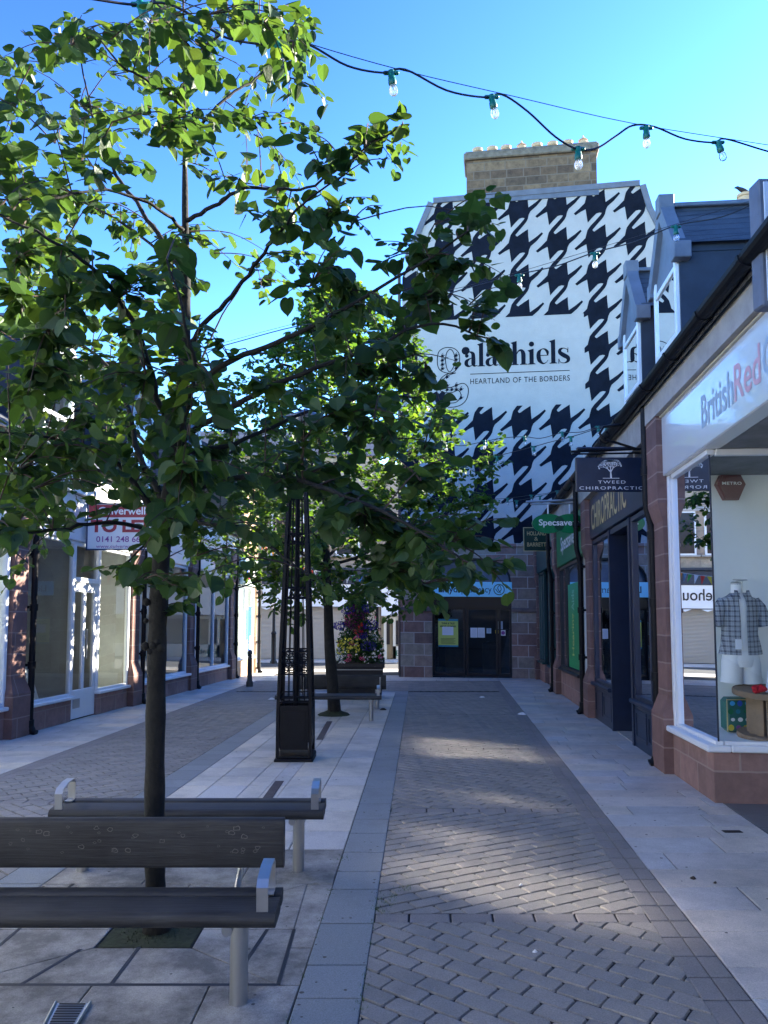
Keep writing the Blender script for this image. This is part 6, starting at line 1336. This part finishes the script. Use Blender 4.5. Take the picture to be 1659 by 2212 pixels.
class Tree:
    def __init__(s, seed): s.w = MB(); s.tw = MB(); s.l = MB(); s.rnd = random.Random(seed); s.nodes = []
    def limb(s, pts, r0, r1, jit=.03, n=5, twig=False):
        rnd = s.rnd; C = [Vector(p) for p in catmull([tuple(p) for p in pts], n)]
        L = len(C); Q = []
        for i, c in enumerate(C):
            j = jit if 0 < i < L-1 else 0; Q.append(c+Vector((rnd.gauss(0,j),rnd.gauss(0,j),rnd.gauss(0,j))))
        rs = [r0+(r1-r0)*(i/(L-1))**.8 for i in range(L)]
        (s.tw if twig else s.w).tube(Q, rs, 5 if r0 < .02 else 9)
        for i in range(len(Q)): s.nodes.append((Q[i], rs[i]))
        return Q
    def spray(s, tip, base, nl, ls, spread=.1, droop=.5):
        """a twig from base towards tip carrying alternate hanging leaves"""
        rnd = s.rnd; v = tip-base; mid = base.lerp(tip,.5)+Vector((0,0,v.length*.12))
        C = [Vector(p) for p in catmull([tuple(base), tuple(mid), tuple(tip)], 4)]
        s.tw.tube(C, [.0045-.003*i/(len(C)-1) for i in range(len(C))] if v.length < .9 else [.008-.006*i/(len(C)-1) for i in range(len(C))], 4)
        Lt = v.length; span = min(.34, Lt)/max(Lt,1e-3) if ls > .05 else min(.4, Lt)/max(Lt,1e-3)
        for i in range(nl):
            t = 1-span*(i/max(1,nl-1)); fi = t*(len(C)-1); a = int(min(fi, len(C)-2)); p = C[a].lerp(C[a+1], fi-a)
            d0 = (C[a+1]-C[a]).normalized(); side = d0.cross(Vector((0,0,1))); side = side.normalized() if side.length > 1e-3 else Vector((1,0,0))
            sg = 1 if i % 2 else -1; d = (d0*.55+side*sg*rnd.uniform(.35,1.1)+Vector((rnd.gauss(0,.3),rnd.gauss(0,.3),-rnd.uniform(.0,2*droop)))).normalized()
            up = Vector((rnd.gauss(0,.45), rnd.gauss(0,.45)-.1, 1)).normalized(); q_ = p+d*ls*.35
            add_leaf(s.l, q_, d, up, ls*rnd.uniform(.62,1.25), rnd)
    def near(s, p, lim=9):
        best = None; bd_ = 1e9
        for q_, r_ in s.nodes:
            if r_ < .004: continue
            dd = (q_-p).length+max(0,(q_.z-p.z))*.4
            if dd < bd_: bd_ = dd; best = q_
        return best, bd_
T1 = Tree(11)
YT1 = 4.02
def tp(x, y, Y=None): return U(x, y, Y if Y is not None else YT1)
g0 = UG(338,2013)
trunk = [tp(338,2020), tp(336,1925), tp(334,1750), tp(337,1500), tp(342,1320), tp(354,1140), tp(384,960), tp(401,700), tp(400,450), tp(398,200), tp(396,0), tp(394,-200), tp(396,-420)]
Q = [Vector(p) for p in catmull([tuple(p) for p in trunk], 5)]; L_ = len(Q)
def rad(z):
    h = z-gz(YT1)
    if h < .12: return .072-.12*h
    if h < 1.8: return .054-.005*h/1.8
    return max(.006, .049-.0145*(h-1.8))
rs = [rad(q_.z)*(1+.06*math.sin(i*1.9)) for i, q_ in enumerate(Q)]
trm = MB(); trm.tube(Q, rs, 14)
for i, q_ in enumerate(Q): T1.nodes.append((q_, rs[i]))
def bump_(y, dx, r_):   # burrs on the trunk
    r_ *= .72; p = tp(336+dx*.8, y)+Vector((0,-.035,0)); trm.lathe([(.004,-r_),(r_*.8,-r_*.6),(r_,0),(r_*.75,r_*.6),(.004,r_)], p, 8)
for y, dx, r_ in ((1300,-18,.03),(1395,-22,.034),(1392,0,.038),(1398,20,.034),(1385,10,.03),(1405,-8,.03),(1340,-20,.02),(1650,12,.014)): bump_(y, dx, r_)
def LM(*pts, r0=.02, r1=.004, jit=.0035): T1.limb([tp(*p) for p in pts], r0, r1, jit)
LM((398,590),(365,540,4.1),(320,475,4.2),(250,375,4.4),(215,300,4.5),(190,210,4.6),(168,100,4.7), r0=.02)
LM((400,478),(460,445,3.9),(525,408,3.8),(600,408,3.7),(680,400,3.6),(790,320,3.5),(870,268,3.4), r0=.014)
LM((398,770),(440,700,3.95),(500,640,3.8),(560,560,3.7),(610,495,3.6),(655,438,3.5),(740,380,3.4), r0=.018)
LM((396,860),(480,790,3.7),(600,740,3.5),(720,680,3.3),(860,600,3.2),(1010,500,3.1), r0=.02)
LM((388,950),(480,890,3.8),(620,820,3.6),(780,760,3.5),(930,700,3.45),(1050,730,3.4), r0=.02)
LM((380,980),(500,960,4.2),(640,900,4.4),(780,860,4.6),(900,860,4.7),(960,905,4.8), r0=.018)
LM((362,1080),(470,1040,3.6),(600,1030,3.3),(740,1070,3.1),(880,1130,2.95),(1000,1210,2.85), r0=.02)
LM((358,1110),(430,1130,3.8),(520,1140,3.5),(600,1190,3.3),(660,1240,3.2), r0=.014)
LM((355,1130),(300,1060,4.0),(240,990,3.9),(130,950,3.7),(-40,930,3.5), r0=.022)
LM((360,1090),(300,980,4.3),(270,860,4.5),(200,760,4.8),(60,700,5.0),(-80,660,5.2), r0=.022)
LM((385,950),(340,860,3.7),(300,720,3.4),(220,600,3.2),(110,520,3.0),(-30,450,2.9), r0=.02)
LM((400,640),(360,560,4.4),(260,480,4.7),(140,420,4.9),(20,400,5.1), r0=.014)
LM((399,500),(340,450,3.8),(230,410,3.6),(110,430,3.4),(0,430,3.3), r0=.012)
LM((399,330),(460,240,4.1),(520,190,4.2),(575,150,4.3),(640,60,4.4), r0=.012)
LM((398,230),(330,180,3.9),(260,140,3.8),(200,60,3.8), r0=.011)
LM((397,150),(440,100,3.8),(500,60,3.7),(560,40,3.6), r0=.010)
LM((397,60),(330,0,4.1),(280,-80,4.2), r0=.010)
LM((350,1150),(250,1130,3.7),(150,1140,3.5),(60,1150,3.3),(-60,1120,3.1), r0=.014)
LM((352,1140),(300,1190,3.8),(265,1230,3.7),(300,1260,3.6), r0=.008)
LM((372,1040),(400,940,4.6),(420,820,5.0),(470,700,5.3),(520,620,5.4), r0=.018)
LM((380,1000),(400,900,3.4),(420,800,3.0),(400,700,2.8),(360,560,2.7), r0=.016)
LM((372,1050),(450,1000,4.6),(560,950,5.1),(680,900,5.4), r0=.016)
LM((372,1050),(300,940,4.7),(180,860,5.2),(60,820,5.5), r0=.016)
LM((395,-60),(450,-120,4.2),(520,-200,4.3), r0=.008); LM((395,-100),(330,-180,3.9),(280,-260,3.8), r0=.008)
DM = ["1 2 1 4 4 2 4 0 0 0 0",
      "3 3 2 3 5 2 3 0 0 0 0",
      "4 4 3 3 4 3 3 1 0 0 0",
      "5 4 2 1 2 1 1 2 2 0 0",
      "6 5 3 1 1 2 2 3 1 0 2",
      "7 6 4 3 1 1 2 4 4 3 2",
      "8 7 5 4 1 1 1 4 4 3 2",
      "8 8 7 5 2 1 2 4 4 1 1",
      "8 8 7 6 4 2 3 5 4 1 0",
      "8 8 7 7 5 3 3 4 3 1 0",
      "8 6 5 7 7 5 3 3 2 1 0",
      "3 3 1 5 6 3 2 3 4 3 2",
      "1 0 1 3 2 0 0 1 2 3 2"]
rnd = T1.rnd
def cluster(x, y, Y, nl=None):
    p = tp(x, y, Y); b, dd = T1.near(p)
    if dd > 1.1: b = p+(b-p).normalized()*.7
    T1.spray(p, b, nl or rnd.randint(6,11), .066*rnd.uniform(.62,1.3), droop=.45)
    if dd > .35: T1.nodes.append((p.lerp(b,.45), .0045))
for r_, row in enumerate(DM):
    for c_, v in enumerate(row.split()):
        n = int(v)*(2.0 if not (r_ < 4 and c_ < 3) else 1.3); n = int(n)+(1 if rnd.random() < n-int(n) else 0)
        for _ in range(n):
            x = (c_+rnd.random())*100; y = (r_+rnd.random())*100+8
            if 150 < x < 310 and 1060 < y < 1215 and rnd.random() < .85: continue
            if 925 < x < 1015 and 690 < y < 885 and rnd.random() < .8: continue
            if 590 < x < 680 and y > 1090: continue
            k = 0; k = math.sqrt(max(.05, 1-((x-400)/900)**2))
            Y = YT1+rnd.uniform(-1.15,1.25)*k
            if x > 700: Y = min(Y, 3.9) if y < 1000 else min(Y, 3.4)
            cluster(x, y, Y)
for x, y, Y in ((870,262,3.4),(820,285,3.45),(760,330,3.5),(790,300,3.5),(1012,470,3.1),(985,500,3.15),(1040,640,3.3),(1060,732,3.4),(1030,700,3.4),(985,900,3.6),(950,870,3.6),(1000,1225,2.85),(1030,1235,2.85),(930,1225,2.9),(960,1170,2.9),(880,1180,3.0),(660,30,4.4),(625,70,4.4),(90,105,4.6),(25,160,4.4),(155,30,4.7),(265,1230,3.7),(300,1265,3.6),(370,1240,3.6),(15,1180,3.2),(390,1255,3.5)):
    cluster(x, y, Y, 9)
for _ in range(70):    # the part of the crown outside the frame
    a = rnd.uniform(0,1); x = rnd.uniform(-420,-10); y = rnd.uniform(150,1150); cluster(x, y, YT1+rnd.uniform(-1.1,1.1), 7)
for _ in range(30): x = rnd.uniform(150,620); y = rnd.uniform(-420,-15); cluster(x, y, YT1+rnd.uniform(-.7,.7), 7)
t = thing('lime_tree', 'young lime tree with big heart-shaped leaves growing between the two nearest benches', 'tree', (g0.x,g0.y,g0.z), 'street trees along the paving')
trm.ob('trunk', 'bark', t, smooth='all'); T1.w.ob('limbs', 'bark', t, smooth='all')
def crown(T, t, mt='lime_leaf'):
    n = len(T.l.f); T.l.add(T.tw.v, T.tw.f); o = T.l.ob('crown', mt, t, fix=False); o.data.materials.append(M('bark_twig'))
    for p in o.data.polygons[n:]: p.material_index = 1
crown(T1, t)
# second tree
T2 = Tree(23); rnd = T2.rnd; g2 = UG(721,1546); Y2 = g2.y
tr2 = MB(); pts = [U(723,1552,Y2),U(720,1500,Y2),U(712,1400,Y2),U(708,1280,Y2),U(705,1180,Y2),U(700,1050,Y2),U(690,900,Y2),U(680,760,Y2),U(676,680,Y2)]
Q = [Vector(p) for p in catmull([tuple(p) for p in pts], 4)]; rs = [max(.012, (.17 if i == 0 else .125-.0042*i)) for i in range(len(Q))]; tr2.tube(Q, rs, 12)
for i, q_ in enumerate(Q):
    if q_.z > gz(Y2)+2.2: T2.nodes.append((q_, rs[i]))
for k in range(26):
    i = rnd.randint(int(len(Q)*.42), len(Q)-2); b = Q[i]; a = rnd.uniform(0,6.28); ln = rnd.uniform(1.4,2.7)*(1-.45*(i/len(Q)-.42)/.58); up = rnd.uniform(-.15,.75)
    e = b+Vector((math.cos(a)*ln, math.sin(a)*ln, ln*up*.6)); T2.limb([b, b.lerp(e,.5)+Vector((0,0,.15)), e], .035, .008, .03)
def c2(p, nl=9, ls=.085):
    b, dd = T2.near(p); 
    if dd > .9: b = p+(b-p).normalized()*.6
    T2.spray(p, b, nl, ls*rnd.uniform(.8,1.2), droop=.4)
    if dd > .4: T2.nodes.append((p.lerp(b,.5), .005))
zb_ = gz(Y2)
for _ in range(2500):
    h = rnd.uniform(2.15,7.6); t_ = (h-2.15)/5.45; R_ = 2.75*(1-t_**1.6)**.6*(.75+.25*min(1,t_*6)); a = rnd.uniform(0,6.28); rr = R_*math.sqrt(rnd.uniform(.12,1))*(1+.22*math.sin(a*3+h*2))
    cxp = g2.x+.15; p = Vector((cxp+rr*math.cos(a), Y2+rr*math.sin(a)*.9, zb_+h+.25*math.sin(a*2+1)))
    c2(p)
for x, y in ((600,1300),(590,1290),(640,1330),(980,1120),(1050,1080),(1060,1020),(1000,1060),(940,1180),(900,1290),(920,1300),(1040,1100),(560,1110),(540,1160),(1075,960),(1020,1000),(990,1010),(850,1320)):
    for _ in range(4): c2(U(x+rnd.uniform(-30,30), y+rnd.uniform(-25,25), Y2+rnd.uniform(-1.2,.6)))
t = thing('lime_tree', 'more distant leafy tree behind the iron lamp tower and the far benches', 'tree', (g2.x,g2.y,g2.z), 'street trees along the paving')
tr2.ob('trunk', 'bark', t, smooth='all'); T2.w.ob('limbs', 'bark', t, smooth='all'); crown(T2, t, 'lime_leaf_sunlit')
m = MB(); m.lathe([(.30,0),(.27,.03),(.18,.06),(.12,.09)], (g2.x,g2.y,g2.z+.0), 12); mo = m.ob('moss', 'moss'); mo['kind'] = 'stuff'; mo['label'] = 'mossy mound at the foot of the more distant tree'; mo['category'] = 'moss'

# gum spots on the slabs
m = MB(); rnd = random.Random(77)
for _ in range(260):
    Y = rnd.uniform(2.2, 14)
    x = rnd.choice([rnd.uniform(xA(Y)+.02, xRf(Y)-.15), rnd.uniform(xD(Y), xC(Y)), rnd.uniform(xC(Y), xB(Y))]); r_ = rnd.uniform(.004,.011)
    m.add([(x+r_*math.cos(k*.7854)*rnd.uniform(.8,1.2), Y+r_*math.sin(k*.7854), gz(Y+r_*math.sin(k*.7854))+.0128) for k in range(8)],[tuple(range(8))])
mat('gum', (.09,.085,.08), .9); mo = m.ob('gum_spots', 'gum', fix=False); mo['kind'] = 'stuff'; mo['label'] = 'trodden dark gum spots scattered over the pale slabs'; mo['category'] = 'stains'

# leaning boards in the vacant shop on the left
def lean(label, Ya, Yb, d, z0, z1, mt, words=None):
    F = LF; t = thing('display_board', label, 'board', F((Ya+Yb)/2,d,z0)); m = MB(F)
    m.add([(Ya,d,z0),(Yb,d,z0),(Yb,d-.18,z1),(Ya,d-.18,z1),(Ya,d-.02,z0),(Yb,d-.02,z0),(Yb,d-.20,z1),(Ya,d-.20,z1)],[(0,1,2,3),(4,5,6,7),(0,1,5,4),(1,2,6,5),(2,3,7,6),(3,0,4,7)]); b = m.ob('panel', mt, t)
    m = MB(F)
    for k in range(4):
        f0 = .2+k*.18; d_ = d-.18*f0+.004; z_ = z0+(z1-z0)*f0; m.add([(Ya+.05,d_,z_),(Yb-.06-.05*(k%2),d_,z_),(Yb-.06-.05*(k%2),d_-.006,z_+.03),(Ya+.05,d_-.006,z_+.03)],[(0,1,2,3)])
    m.ob('faded_print', 'paper_grey', b, fix=False)
lean('white board with faded grey print leaning inside the vacant shop window', 10.95, 11.35, -.2, .42, 1.15, 'paper')
lean('narrow white notice leaning beside the larger board inside the vacant shop window', 11.55, 11.72, -.25, .42, .95, 'letter_white')
lean('tall grey banner standing at the left inside the vacant shop window', 10.92, 11.12, -.6, .42, 2.2, 'lead_light')
